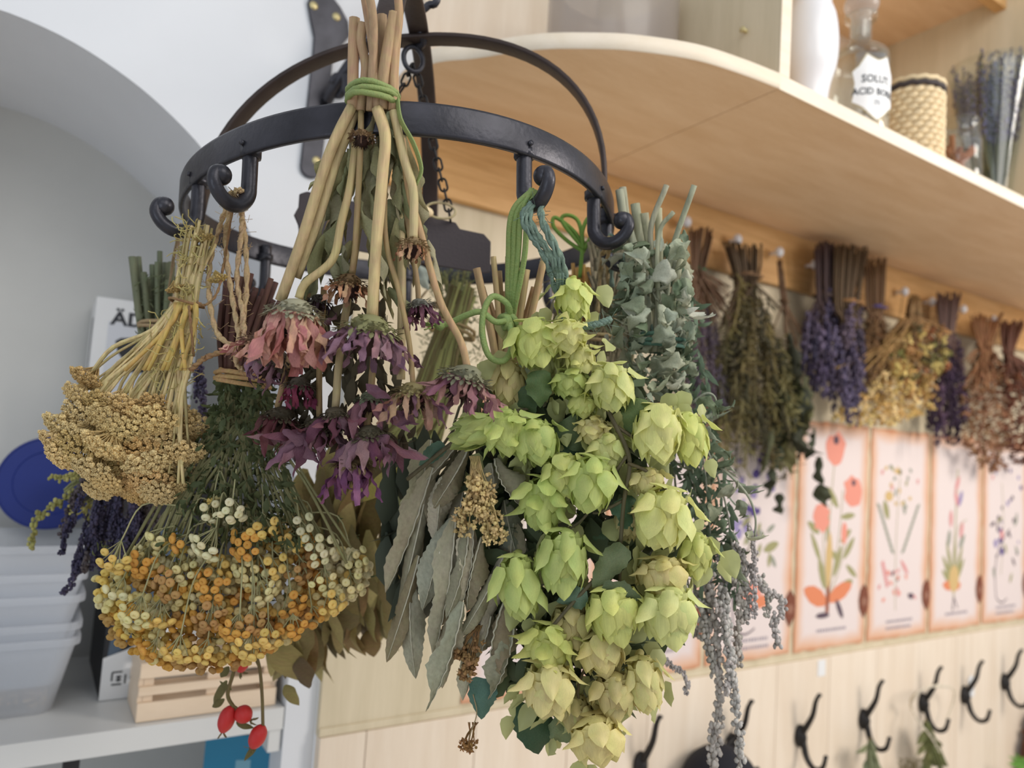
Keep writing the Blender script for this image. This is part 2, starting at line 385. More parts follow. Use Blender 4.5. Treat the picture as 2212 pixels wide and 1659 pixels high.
# ================================================================== POSTERS
def ell(cx, cz, a, b, rot=0, n=10, pt=1.0):
    o = []
    for i in range(n):
        th = 2*PI*i/n; x = a*math.cos(th); z = b*math.sin(th)*(abs(math.sin(th))**(pt-1) if pt != 1 else 1)
        o.append((cx+x*math.cos(rot)-z*math.sin(rot), cz+x*math.sin(rot)+z*math.cos(rot)))
    return o
PCOL = {}
def pcol(key, *c):
    if key not in PCOL: PCOL[key] = plain('print_'+key, rgb(*c), .75, spec=.1)
    return PCOL[key]
def paper_mat():
    m, nt, b, N, L = newmat('aged_print_paper'); b.inputs['Roughness'].default_value = .75; b.inputs['Specular IOR Level'].default_value = .15
    tc = N('ShaderNodeTexCoord'); sx = N('ShaderNodeSeparateXYZ'); L(tc.outputs['Generated'], sx.inputs[0])
    def mth(op, a, bb=None):
        q = N('ShaderNodeMath'); q.operation = op
        for i, s in enumerate((a, bb)):
            if s is None: continue
            if hasattr(s, 'links'): L(s, q.inputs[i])
            else: q.inputs[i].default_value = s
        return q.outputs[0]
    dx = mth('MULTIPLY', mth('SUBTRACT', .5, mth('ABSOLUTE', mth('SUBTRACT', sx.outputs[0], .5))), .54)
    dz = mth('SUBTRACT', .5, mth('ABSOLUTE', mth('SUBTRACT', sx.outputs[2], .5)))
    d = mth('MINIMUM', dx, dz)
    n = N('ShaderNodeTexNoise'); n.inputs['Scale'].default_value = 9; n.inputs['Detail'].default_value = 4; L(tc.outputs['Object'], n.inputs['Vector'])
    d2 = mth('ADD', d, mth('MULTIPLY', mth('SUBTRACT', n.outputs['Fac'], .5), .06))
    r = N('ShaderNodeValToRGB'); e = r.color_ramp.elements
    e[0].position = 0; e[0].color = rgb(198, 138, 102); e[1].position = .075; e[1].color = rgb(224, 210, 206)
    k = e.new(.022); k.color = rgb(220, 178, 150)
    L(d2, r.inputs['Fac']); L(r.outputs['Color'], b.inputs['Base Color']); return m
M_PAPER = paper_mat()
PW, PH = .268, .522
PZ = WALL(1715, 1410, -.014).z
PX0 = WALL(1719, 1250, -.014).x
PSTEP = (WALL(2122, 1250, -.014).x-PX0)/3
def poster(ix, label, art):
    x0 = PX0+PSTEP*ix; y = -.0125
    t = thing('plant_poster', label, 'poster', (x0, y, PZ), 'row of plant posters')
    rr = random.Random(ix+50); o = []
    for (ax, az), (bx, bz), n in (((0, 0), (1, 0), 14), ((1, 0), (1, 1), 24), ((1, 1), (0, 1), 14), ((0, 1), (0, 0), 24)):
        for i in range(n):
            f = i/n; o.append(V((x0+(ax+(bx-ax)*f)*PW+rr.uniform(-.0022, .0022), y, PZ+(az+(bz-az)*f)*PH+rr.uniform(-.0022, .0022))))
    put('sheet', MB().prism(o, (0, -.0022, 0)), M_PAPER, t, smooth=False)
    layers = {}
    for q in art:
        c, pl = q
        layers.setdefault(c, []).append(pl)
    for li, (c, pls) in enumerate(layers.items()):
        m = MB()
        for j, pl in enumerate(pls):
            yy = y-.0024-.00006*li-.00001*(j % 3)
            m.add([(x0+u*PW, yy, PZ+v*PW) for u, v in pl], [tuple(range(len(pl)))])
        tag(put('printed_plant', m, PCOL[c], t, smooth=False), kind='stuff')
    m = MB(); yy = y-.0026
    for r_ in range(2 if ix % 2 else 1):
        u = .3
        while u < .72:
            w = rr.uniform(.012, .03); m.add([(x0+u*PW, yy, PZ+(.14-.06*r_)*PW), (x0+(u+w)*PW, yy, PZ+(.14-.06*r_)*PW), (x0+(u+w)*PW, yy, PZ+(.165-.06*r_)*PW), (x0+u*PW, yy, PZ+(.165-.06*r_)*PW)], [(0, 1, 2, 3)]); u += w+.012
    tag(put('caption', m, pcol('ink', 150, 140, 150), t, smooth=False), kind='stuff')
    c = [(1+.3*(x), .37+.3*z) for x, z in ((0, .5), (.17, .32), (.24, .05), (.2, -.22), (.05, -.42), (0, -.5), (-.05, -.42), (-.2, -.22), (-.24, .05), (-.17, .32))]
    put('seal', MB().prism([V((x0+(u-.02)*PW, y-.003, PZ+v*PW)) for u, v in c], (0, -.002, 0)), pcol('seal', 126, 78, 62), t, smooth=False)
    c2 = [(x0+(1-.02+.04*math.cos(a))*PW, y-.0052, PZ+(.365+.04*math.sin(a))*PW) for a in [i*PI/5 for i in range(10)]]
    put('seal_emblem', MB().add(c2, [tuple(range(10))]), pcol('emblem', 152, 110, 92), t, smooth=False)
    return t
pcol('stem', 176, 168, 140); pcol('leaf', 158, 154, 112); pcol('sage', 150, 152, 138); pcol('coral', 226, 150, 132); pcol('orange', 218, 136, 100); pcol('violet', 88, 74, 130); pcol('lilac', 150, 138, 176); pcol('pink', 214, 150, 148); pcol('dark', 96, 82, 92); pcol('straw', 206, 176, 124); pcol('umber', 150, 90, 70)
def st(a, b, w=.012, bend=0):
    (x0, z0), (x1, z1) = a, b; dx, dz = x1-x0, z1-z0; l = math.hypot(dx, dz) or 1; nx, nz = -dz/l, dx/l; L_, R_ = [], []
    for i in range(7):
        f = i/6; o = bend*math.sin(PI*f); x, z = x0+dx*f+nx*o, z0+dz*f+nz*o; L_.append((x+nx*w/2, z+nz*w/2)); R_.append((x-nx*w/2, z-nz*w/2))
    return L_+R_[::-1]
def lf(x, z, ang, l, w): return ell(x+math.cos(ang)*l/2, z+math.sin(ang)*l/2, l/2, w/2, ang, 10, 1.4)
def blob(rr, x, z, r, n=14): return [(x+r*math.cos(2*PI*i/n)*(1+rr.uniform(-.2, .2)), z+r*math.sin(2*PI*i/n)*(1+rr.uniform(-.2, .2))) for i in range(n)]
def art_poppy():
    r = random.Random(1); a = []
    for p, q, bd in (((.44, .42), (.50, 1.72), .03), ((.44, .42), (.62, 1.36), -.04), ((.44, .42), (.36, 1.12), .03), ((.44, .42), (.70, 1.0), -.05)): a.append(('stem', st(p, q, .014, bd)))
    for x, z, an, l, w in ((.30,.98,2.6,.2,.07),(.34,.72,2.1,.32,.06),(.52,.6,1.2,.3,.08),(.6,.9,.6,.2,.07),(.66,.75,.9,.25,.07),(.4,.5,1.9,.3,.08),(.6,.72,2.4,.17,.06),(.7,.7,-.6,.2,.06),(.56,1.2,2.3,.25,.08),(.6,1.12,.1,.22,.06),(.4,.9,1.5,.3,.04),(.62,.5,.3,.2,.08)): a.append(('leaf', lf(x, z, an, l, w)))
    a += [('coral', blob(r, .50, 1.72, .15)), ('coral', blob(r, .78, 1.36, .14)), ('coral', blob(r, .32, 1.12, .12)), ('coral', ell(.66, .98, .045, .1))]
    a += [('orange', lf(.44, .40, .35, .38, .15)), ('orange', lf(.44, .38, 2.75, .36, .16)), ('umber', st((.44, .3), (.45, .62), .05)), ('dark', ell(.62, .32, .1, .03, -1)), ('dark', ell(.38, .28, .1, .025)), ('dark', ell(.5, 1.8, .04, .04)), ('dark', ell(.78, 1.43, .03, .03)), ('straw', lf(.44, .5, 1.55, .5, .1))]
    return a
def art_fern():
    r = random.Random(2); a = [('stem', st((.45, .25), (.48, 1.5), .012, .03))]
    for sgn in (1, -1):
        for i in range(9):
            x, z = .47+sgn*(.06+.03*i), .78+.052*i; a.append(('sage', lf(x, z, PI/2-sgn*(.9), .09, .04)))
    for i in range(26): a.append((r.choice(['sage', 'sage', 'leaf', 'pink', 'straw']), ell(.48+r.gauss(0, .14), r.uniform(1.15, 1.6), .028, .02, r.uniform(0, 3))))
    for i in range(18): a.append((r.choice(['pink', 'coral', 'dark']), ell(.45+r.gauss(0, .16), r.uniform(.35, .62), .028, .018, r.uniform(0, 3))))
    for i in range(8): a.append(('pink', ell(.22+.012*i, .7-.03*i, .03, .018, .4)))
    a += [('pink', lf(.52, .72, -.8, .2, .05)), ('dark', ell(.72, .37, .04, .03)), ('leaf', lf(.3, 1.1, 2, .2, .09)), ('straw', ell(.3, 1.32, .07, .05))]
    return a
def art_bulb():
    r = random.Random(3); a = [('stem', st((.46, .3), (.50, 1.62), .03, .01)), ('stem', st((.48, .9), (.7, 1.1), .012, .05))]
    for an, l in ((1.2, .45), (1.55, .55), (1.9, .5), (2.2, .4), (.95, .35), (2.5, .3)): a.append(('leaf', lf(.46, .42, an, l, .07)))
    a += [('orange', lf(.46, .42, .1, .14, .09)), ('orange', lf(.46, .42, 3.0, .22, .1)), ('dark', st((.46, .3), (.44, .18), .02)), ('dark', st((.46, .32), (.54, .2), .015)), ('straw', ell(.46, .5, .1, .14))]
    for x, z in ((.38, 1.2), (.62, 1.08), (.36, 1.0), (.66, .95), (.45, 1.4), (.6, 1.4), (.54, 1.55)): a.append((r.choice(['pink', 'lilac', 'sage']), lf(x, z, r.uniform(4, 5.2), .18, .07)))
    return a
def art_vine(dense=False):
    r = random.Random(4+dense); a = [('dark', st((.3, .26), (.6, 1.0), .018, .16)), ('dark', st((.3, .26), (.55, .24), .016, -.05)), ('stem', st((.4, .5), (.4, 1.5), .012, -.05))]
    for i in range(34 if dense else 22): a.append((r.choice(['violet', 'lilac', 'violet'] if dense else ['violet', 'lilac', 'dark', 'pink']), blob(r, .5+r.gauss(0, .18), r.uniform(.95 if dense else .5, 1.7), r.uniform(.02, .05), 7)))
    for i in range(12): a.append((r.choice(['sage', 'leaf', 'dark']), lf(.5+r.gauss(0, .17), r.uniform(.45, 1.2), r.uniform(0, 6), .12, .045)))
    if dense: a += [('coral', ell(.5, .5, .12, .12)), ('orange', lf(.5, .42, .2, .25, .1)), ('leaf', lf(.62, .85, .3, .2, .08))]
    return a
poster(-1, 'poster of blue flower spikes, half hidden by hanging grey-green mint', art_vine(True))
poster(0, 'poster of a coral poppy with two orange leaves at its foot', art_poppy())
poster(1, 'poster of a feathery fern-like herb with small pink flowers', art_fern())
poster(2, 'poster of a tufted bulb plant with an orange base', art_bulb())
poster(3, 'poster of a violet-berried twining plant with a dark root', art_vine())
for ix, lab in ((-2, 'poster mostly hidden behind the green hop cones, lower edge showing'), (-3, 'poster whose orange lower edge shows below the large grey leaves')): poster(ix, lab, art_poppy()[:8])

# ================================================================== COAT HOOKS on the pine panel
def coat_hook(px, py, label, k=1.0):
    """px,py: middle of the mounting boss"""
    b = WALL(px, py, -.02); t = thing('coat_hook', label, 'hook', b, 'black coat hooks')
    d = lambda x, y, z: b+V((x*k, y*k, z*k))
    m = MB().ball(d(0, -.004, .0), (.0165*k, .011*k, .025*k), 2).ball(d(0, -.012, -.002), (.009*k, .008*k, .016*k), 1)
    put('mount_plate', m, M_HOOK, t)
    put('upper_prong', MB().tube(sp([d(0, -.010, .010), d(0, -.022, .03), d(0, -.034, .055), d(0, -.040, .085), d(0, -.047, .100)], 4), lambda u: (.0074-.0034*u)*k, 8).ball(d(0, -.048, .101), (.0075*k, .0045*k, .0045*k), 1), M_HOOK, t)
    put('lower_prong', MB().tube(sp([d(0, -.012, -.01), d(0, -.022, -.04), d(0, -.040, -.056), d(0, -.060, -.048), d(0, -.068, -.024)], 5), lambda u: (.0074-.003*u)*k, 8).ball(d(0, -.068, -.022), (.007*k, .0045*k, .0045*k), 1), M_HOOK, t)
    put('screw', MB().tube([d(0, -.012, .02), d(0, -.0165, .02)], .003*k, 8), M_IRON, t)
    return t
for px, py, lab in ((1380, 1650, 'black coat hook just under the lowest hop cones'), (1578, 1608, 'black coat hook from which the navy hat hangs'), (1725, 1588, 'bare black coat hook below the poppy poster'),
                    (1862, 1552, 'black coat hook with a green herb bundle, below the white card square'), (1990, 1517, 'black coat hook with an off-white cord looped around it'),
                    (2080, 1500, 'black coat hook with a small white tag beside it'), (2166, 1472, 'last black coat hook, above the brown cone wreath')):
    coat_hook(px, py, lab)
c = WALL(1775, 1443, -.0212)
tag(put('card_square', MB().box((c.x-.014, -.0215, c.z-.018), (c.x+.014, -.0201, c.z+.018)), M_PAPERW, smooth=False), 'small blank white card stuck at the top of the pine panel', 'label')
c = P(2118, 1487, 2.03); c.y = -.024
tag(put('price_tag', MB().prism([c+V((-.016, 0, -.03)), c+V((.016, 0, -.03)), c+V((.016, 0, .018)), c+V((0, 0, .03)), c+V((-.016, 0, .018))], (0, .003, 0)), M_PAPERW, smooth=False), 'small white paper tag behind the sixth coat hook', 'tag')

# ================================================================== TEXT
def text_mesh(body, size, bold=0.0):
    cu = bpy.data.curves.new('lettering', 'FONT'); cu.body = body; cu.size = size; cu.align_x = 'CENTER'; cu.offset = bold; cu.resolution_u = 2; cu.extrude = 0
    o = bpy.data.objects.new('lettering', cu); me = o.to_mesh()
    v = [V(p.co) for p in me.vertices]; f = [tuple(p.vertices) for p in me.polygons]
    o.to_mesh_clear(); bpy.data.objects.remove(o); bpy.data.curves.remove(cu); return v, f

# ================================================================== THINGS ON THE LONG SHELF
ZT = ZS+TS
def circle_prof(pts, n=6):
    q = sp([(r, 0, z) for r, z in pts], n); return [(max(p.x, 0), p.z) for p in q]
def foot(px, y):
    """point on the shelf top at room depth y seen at column px"""
    k = ray(px, 200); s_ = (y-CAM.y)/k.y; p = CAM+k*s_
    for _ in range(6):
        q = proj(V((p.x, y, ZT))); k = ray(px, q[1]); p = CAM+k*((y-CAM.y)/k.y)
    return V((p.x, y, ZT))
b = foot(1742, -.345)
t = thing('white_jar', 'white glazed baluster jar beside the upright divider', 'jar', b)
put('body', MB().lathe(circle_prof([(0, 0), (.034, 0), (.039, .010), (.037, .03), (.031, .048), (.034, .075), (.043, .11), (.045, .15), (.040, .19), (.032, .215), (.035, .235), (0, .235)], 4), b), M_WHITE, t)
b = foot(1852, -.352); R_ = .0485
t = thing('apothecary_bottle', 'clear apothecary bottle with a white lettered label', 'bottle', b)
put('body', MB().lathe([(0, .001), (.046, .001), (R_, .005)]+[(R_, .04), (R_, .09), (R_, .150)]+circle_prof([(R_, .150), (.045, .168), (.034, .180), (.021, .188), (.018, .20), (.018, .232)], 4)+[(.026, .234), (.027, .240), (.018, .242)], b, 36), M_GLASS, t)
put('inner_wall', MB().lathe([(0, .008), (.043, .008), (.0455, .012), (.0455, .150)]+circle_prof([(.0455, .150), (.042, .165), (.032, .176), (.019, .186), (.0155, .2), (.0155, .23)], 3), b, 36), M_GLASS, t)
put('stopper', MB().lathe(circle_prof([(0, .205), (.014, .205), (.0165, .24), (.026, .252), (.028, .266), (.018, .28), (0, .282)], 3), b, 24), M_GLASSF, t)
put('powder', MB().lathe([(0, .009), (.0448, .009), (.0448, .05), (.03, .056), (0, .058)], b, 28), plain('pale_powder', rgb(206, 180, 152), .9, bump=.5), t)
A0 = math.atan2(CAM.y-b.y, CAM.x-b.x)+.60          # label turned a little to the right
def bend(x, z, lift): a = A0+x/R_; return b+V(((R_+lift)*math.cos(a), (R_+lift)*math.sin(a), z))
lab = [(-.040, .118), (-.030, .126), (-.018, .146), (-.008, .139), (0, .136), (.008, .139), (.018, .146), (.030, .126), (.040, .118), (.036, .098), (.038, .074), (.040, .066), (.024, .056), (.008, .040), (0, .034), (-.008, .040), (-.024, .056), (-.040, .066), (-.038, .074), (-.036, .098)]
def lab_mesh(k, lift):
    m = MB(); cz = .092; pts = []
    for i in range(len(lab)):
        (xa, za), (xb, zb) = lab[i], lab[(i+1) % len(lab)]
        for f in (0, .5): pts.append((xa+(xb-xa)*f, za+(zb-za)*f))
    n = len(pts)
    for s_ in (1, .75, .5, .25, 0):
        for x, z in pts: m.v.append(bend(x*s_*k, cz+(z-cz)*s_*k, lift))
    for j in range(4):
        for i in range(n): m.f.append((j*n+i, j*n+(i+1) % n, (j+1)*n+(i+1) % n, (j+1)*n+i)); m.m.append(0)
    return m
put('label_border', lab_mesh(1.05, .0004), plain('label_gilt', rgb(176, 160, 120), .4, .3), t)
put('label', lab_mesh(1, .0008), plain('enamel_white', rgb(240, 240, 240), .4), t)
for body, size, z in (('SOLUT.', .0185, .098), ('ACID BORIC', .0165, .077), ('3%', .012, .060)):
    v, f = text_mesh(body, size, .0004); put('lettering', MB().add([bend(p.x*.86, z+p.y, .0012) for p in v], f), plain('label_ink', rgb(60, 64, 70) if size > .013 else rgb(170, 172, 176), .5), t)
b = foot(1966, -.352); R_ = .050
t = thing('woven_basket', 'small cylindrical basket of pale seagrass with a dark rim band', 'basket', b)
mb = MB(); nk = 18; rows = 13
for r in range(rows):
    for k_ in range(nk):
        a = 2*PI*(k_+.5*(r % 2))/nk; z = .007+r*.011
        mb.ball(b+V((R_*math.cos(a), R_*math.sin(a), z)), (.006, .0108, .0066), 1, 0, Matrix.Rotation(a, 3, 'Z') @ Matrix.Rotation(.25, 3, 'X'))
tag(put('weave', mb, M_WICK, t), kind='stuff')
put('liner', MB().lathe([(0, .001), (R_-.002, .001), (R_-.002, .145), (R_-.006, .145), (R_-.006, .006), (0, .006)], b, 32), M_WICK, t)
zz = .152
for nm, mm, dz in (('dark_rim', plain('dark_cord', rgb(70, 62, 62), .8, bump=.4, bscale=300), 0), ('rim', M_WICK, .009)):
    pts = [b+V(((R_+.001)*math.cos(2*PI*i/48), (R_+.001)*math.sin(2*PI*i/48), zz+dz+.0015*math.sin(i*PI/1.5))) for i in range(48)]
    put(nm, MB().tube(pts, .0055, 6, closed=True), mm, t)
b = foot(2068, -.372); R_ = .041
t = thing('glass_jar', 'short open glass jar holding cinnamon sticks', 'jar', b)
pr = [(0, .001), (.038, .001), (R_, .006), (R_, .085)]+circle_prof([(R_, .085), (.039, .098), (.0345, .106), (.0345, .112)], 3)+[(.037, .113), (.037, .119), (.0345, .12), (.0345, .126), (.037, .127), (.0365, .131), (.033, .131), (.0325, .106), (.037, .096), (.0385, .085), (.0385, .008), (0, .006)]
put('body', MB().lathe(pr, b, 32), M_GLASS, t)
random.seed(8)
M_CIN = plain('cinnamon_bark', rgb(150, 92, 60), .7, bump=.5, bscale=250, vary=.25, vscale=60)
for i in range(9):
    a = rnd(0, 6.28); p0 = b+V((.022*math.cos(a), .022*math.sin(a), .0085+.002*i)); p1 = b+V((.024*math.cos(a+2.4+rnd(-.5, .5)), .024*math.sin(a+2.4), rnd(.06, .1)))
    tag(put('cinnamon_stick', MB().tube([p0, p0.lerp(p1, .5), p1], .0055, 8), M_CIN), 'one of the brown cinnamon sticks leaning inside the short glass jar', 'cinnamon stick', 'cinnamon sticks in the glass jar')
b = foot(2140, -.30)
t = thing('glass_vase', 'tall flared glass vase full of lavender', 'vase', b)
pr = circle_prof([(0, .002), (.034, .002), (.038, .02), (.05, .14), (.072, .28), (.088, .365)], 4)
put('body', MB().lathe(pr+[(r-.0025, z+.001) for r, z in pr[::-1][:-3]], b, 40), M_GLASS, t)
VASE = b.copy()
# ---- on the rounded end shelf
b = foot(1312, -.19); R_ = .104
t = thing('storage_vessel', 'large cloudy glass vessel standing on the rounded end shelf', 'vessel', b)
put('body', MB().lathe([(0, .001), (R_-.004, .001), (R_, .006), (R_, .10), (R_, .19), (R_-.01, .205), (R_-.014, .205), (R_-.006, .19), (R_-.004, .1), (R_-.004, .01), (0, .006)], b, 48), M_GLASSF, t)

# ================================================================== THINGS IN THE NICHE
def bin_prof(cx, cy, hw, hd, rc, n=5):
    o = []
    for sx_, sy_, a0 in ((1, 1, 0), (-1, 1, PI/2), (-1, -1, PI), (1, -1, 1.5*PI)):
        for i in range(n+1):
            a = a0+PI/2*i/n; o.append((cx+sx_*(hw-rc)+rc*math.cos(a), cy+sy_*(hd-rc)+rc*math.sin(a)))
    return o
BX, BY = WALL(178, 1385, .07).x-.125, .160
ztop = lambda py: WALL(60, py, .07).z
rims = [1386, 1352, 1291, 1242, 1180]; hs = None
nb = len(rims); z0 = ZN+.0005
for i, py in enumerate(rims):
    zr = ztop(py); zb = z0+.026*i+.0006*i; hw = .118+.001*i
    if i: zb = max(zb, zr-.085)
    t = thing('storage_bin', ('frosted plastic bin at the bottom of the stack, grain in it', 'second frosted plastic bin up in the nested stack', 'third frosted plastic bin up in the nested stack', 'fourth frosted plastic bin up in the nested stack', 'topmost frosted plastic bin, below the blue lid')[i], 'bin', (BX, BY, zb), 'nested plastic bins in the niche')
    mb = MB(); secs = [(zb, .100, .070), (zr-.010, .119, .089), (zr-.009, .124, .094), (zr, .124, .094), (zr, .120, .090), (zr-.012, .1165, .0865), (zb+.003, .0975, .0675)]
    n = 24
    for z, a, c in secs: mb.v += [V((x, y, z)) for x, y in bin_prof(BX, BY, a, c, .02)]
    for j in range(len(secs)-1):
        for k_ in range(n): mb.f.append((j*n+k_, j*n+(k_+1) % n, (j+1)*n+(k_+1) % n, (j+1)*n+k_)); mb.m.append(0)
    mb.f.append(tuple(range(n-1, -1, -1))); mb.m.append(0)
    put('body', mb, M_BIN, t, smooth=False)
random.seed(5); mb = MB()
for i in range(1500):
    x, y = rnd(-.092, .092), rnd(-.062, .062); mb.ball((BX+x, BY+y, ZN+.008+rnd(0, .02)+.008*math.cos(x*20)), (.0035, .003, .0026), -1)
g = put('oat_grains', mb, M_GRAIN, None, rgb(200, 172, 134)); tag(g, 'pale grains lying in the bottom of the lowest plastic bin', 'grains', None, 'stuff')
c = WALL(108, 1043, .235); ay = math.radians(-8)
t = thing('round_plate', 'round deep-blue plastic lid leaning above the stacked bins', 'lid', c)
Mx = Matrix.Rotation(PI/2-.12, 3, 'X'); RL = (proj(c)[2])/FPX*99
put('disc', MB().lathe([(0, -.004), (RL*.99, -.004), (RL, -.002), (RL, .004), (RL*.985, .005), (RL*.965, .005), (RL*.955, .0035), (RL*.69, .0035), (RL*.675, .0022), (0, .0022)], c, 64, M=Mx), M_BLUE, t, smooth=False)
# the white mortar box standing on a taller dark box
def xyz(px, py, y): return WALL(px, py, y)
def boxed(name, label, cat, a, b, mats):
    t = thing(name, label, cat, a); put('carton', MB().box(a, b), mats, t, smooth=False, bevel=.001); return t
YB = .235
a = xyz(213, 640, YB); l = xyz(192, 655, YB)
zb = 1.53; XB0 = a.x-.002
t = thing('mortar_box', 'white cardboard box printed with a black stone mortar, on the dark box', 'box', (XB0, YB, zb))
put('carton', MB().box((XB0, YB, zb+.0005), (XB0+.15, YB+.1, a.z)), M_PAPERW, t, smooth=False, bevel=.001)
v, f = text_mesh('ÄDEL', .030, .0009); tz = WALL(240, 683, YB-.001).z-.012; tx = WALL(238, 690, YB).x
w0 = min(p.x for p in v)
put('lettering', MB().add([(tx+(p.x-w0)*1.12, YB-.0006, tz+p.y) for p in v], f), plain('box_ink', rgb(40, 42, 48), .6), t, smooth=False)
m1 = WALL(248, 745, YB); k_ = proj(m1)[2]/FPX
mort = [(0, 8), (10, 0), (40, -4), (90, -4), (120, 0), (128, 8), (122, 30), (106, 52), (92, 60), (96, 72), (32, 72), (36, 60), (22, 52), (6, 30)]
put('printed_mortar', MB().add([(m1.x+u*k_, YB-.0006, m1.z+.012-w_*k_) for u, w_ in mort], [tuple(range(len(mort)))]), plain('print_black', rgb(34, 34, 38), .6), t, smooth=False)
put('printed_panel', MB().add([(m1.x-.012, YB-.0003, m1.z+.036), (XB0+.148, YB-.0003, m1.z+.036), (XB0+.148, YB-.0003, zb+.02), (m1.x-.012, YB-.0003, zb+.02)], [(0, 1, 2, 3)]), plain('print_pale', rgb(206, 208, 214), .7), t, smooth=False)
put('printed_stripe', MB().box((XB0-.0004, YB+.03, zb+.12), (XB0-.0001, YB+.05, a.z-.03)), M_GREYC, t, smooth=False)
YD = .115
a = WALL(213, 1512, YD); XD = a.x
t = thing('photo_box', 'tall black printed carton with a white curved foot and recycling marks', 'box', (XD, YD, ZN))
put('carton', MB().box((XD, YD, ZN+.0005), (XD+.15, YD+.20, 1.5295)), M_DARK, t, smooth=False, bevel=.001)
put('printed_glass', MB().add([(XD+.004, YD-.0003, ZN+.05), (XD+.05, YD-.0003, ZN+.10), (XD+.09, YD-.0003, ZN+.14), (XD+.09, YD-.0003, ZN+.24), (XD+.02, YD-.0003, ZN+.24)], [(0, 1, 2, 3, 4)]), plain('print_bluegrey', rgb(70, 84, 100), .5), t, smooth=False)
cv = [(0, 0), (.15, 0), (.15, .115), (.10, .105), (.06, .085), (.03, .068), (0, .058)]
put('white_foot', MB().add([(XD+u, YD-.0005, ZN+.001+w_) for u, w_ in cv], [tuple(range(len(cv)))]), M_PAPERW, t, smooth=False)
mb = MB()
for ox in (.022, .047):
    cx_, cz_ = XD+ox, ZN+.030; q = .0085
    def stroke(p0, p1, w=.0024):
        d = V((p1[0]-p0[0], 0, p1[1]-p0[1])); nn = V((-d.z, 0, d.x)).normalized()*w/2; A_, B_ = V((cx_+p0[0], YD-.0009, cz_+p0[1])), V((cx_+p1[0], YD-.0009, cz_+p1[1])); mb.add([A_+nn, B_+nn, B_-nn, A_-nn], [(0, 1, 2, 3)])
    if ox < .03:
        for s_ in (((-q, q), (q*.5, q)), ((q, q*.5), (q, -q)), ((q*.5, -q), (-q, -q)), ((-q, -q*.4), (-q, q)), ((-q*.4, q*.2), (q*.4, q*.2)), ((-q*.4, -q*.3), (q*.4, -q*.3)), ((0, q*.4), (0, -q*.6))): stroke(*s_)
    else:
        for i in range(3):
            a0 = PI/2+i*2*PI/3; p0 = (q*1.2*math.cos(a0+.35), q*1.2*math.sin(a0+.35)); p1 = (q*1.2*math.cos(a0+1.75), q*1.2*math.sin(a0+1.75)); stroke(p0, p1); stroke(p1, (p1[0]*.5, p1[1]*.9+.003))
tag(put('recycling_marks', mb, M_GREYC, t, smooth=False), kind='stuff')
# slatted crate
p0, p1 = HOR(291, 1561, ZN), HOR(620, 1523, ZN)
CX0, CX1, CY0, CY1 = p0.x, XR-.012, .012, .108; CZ1 = WALL(330, 1432, CY0).z
t = thing('slatted_crate', 'small pale wooden crate with slatted sides on the niche shelf', 'crate', (CX0, CY0, ZN))
M_CR = wood('crate_wood', rgb(228, 204, 176), rgb(240, 218, 192), (2, 16, 16))
hh = CZ1-ZN; xm = WALL(468, 1490, CY0).x
for z0_, z1_ in ((0.001, .33*hh), (.45*hh, .60*hh), (.74*hh, hh)):
    put('slat', MB().box((CX0, CY0, ZN+z0_), (CX1, CY0+.006, ZN+z1_)), M_CR, t, smooth=False, bevel=.0008)
    put('slat', MB().box((CX0, CY1-.006, ZN+z0_), (CX1, CY1, ZN+z1_)), M_CR, t, smooth=False, bevel=.0008)
put('side_panel', MB().box((CX0, CY0+.0062, ZN+.001), (CX0+.006, CY1-.0062, CZ1)), M_CR, t, smooth=False)
put('side_panel', MB().box((CX1-.006, CY0+.0062, ZN+.001), (CX1, CY1-.0062, CZ1)), M_CR, t, smooth=False)
for x in (CX0+.0064, xm-.012, CX1-.0184): put('post', MB().box((x, CY0+.0062, ZN+.004), (x+.024 if abs(x-xm) < .02 else x+.012, CY0+.012, CZ1)), M_CR, t, smooth=False)
put('bottom', MB().box((CX0+.0064, CY0+.0062, ZN+.001), (CX1-.0064, CY1-.0064, ZN+.0038)), M_CR, t, smooth=False)
# blue carton and black folder on the lower shelf
a = WALL(445, 1590, .09)
t = thing('blue_book', 'thick cyan-covered book standing below the niche shelf', 'book', (a.x, .09, ZL))
Mr = Matrix.Translation(V((a.x, .09, ZL+.0005))) @ Matrix.Rotation(math.radians(-22), 4, 'Z'); hB = a.z-ZL
put('cover', MB().box((0, 0, 0), (.105, .004, hB), 0, Mr).box((0, .026, 0), (.105, .030, hB), 0, Mr).box((0, .004, 0), (.003, .026, hB), 0, Mr), M_BOOK, t, smooth=False, bevel=.0006)
put('pages', MB().box((.0031, .0041, .002), (.102, .0259, hB-.004), 0, Mr), M_PAPERW, t, smooth=False)
put('sticker', MB().box((.045, -.0004, hB-.07), (.066, -.0001, hB-.035), 0, Mr), plain('sticker_pale', rgb(120, 170, 190), .6), t, smooth=False)
a = WALL(156, 1640, .02)
t = thing('black_post', 'narrow black upright under the niche shelf', 'post', (a.x, .02, ZL))
put('upright', MB().box((a.x-.009, .02, ZL+.0005), (a.x+.009, .04, ZN-.0305)), M_DARK, t, smooth=False, bevel=.001)

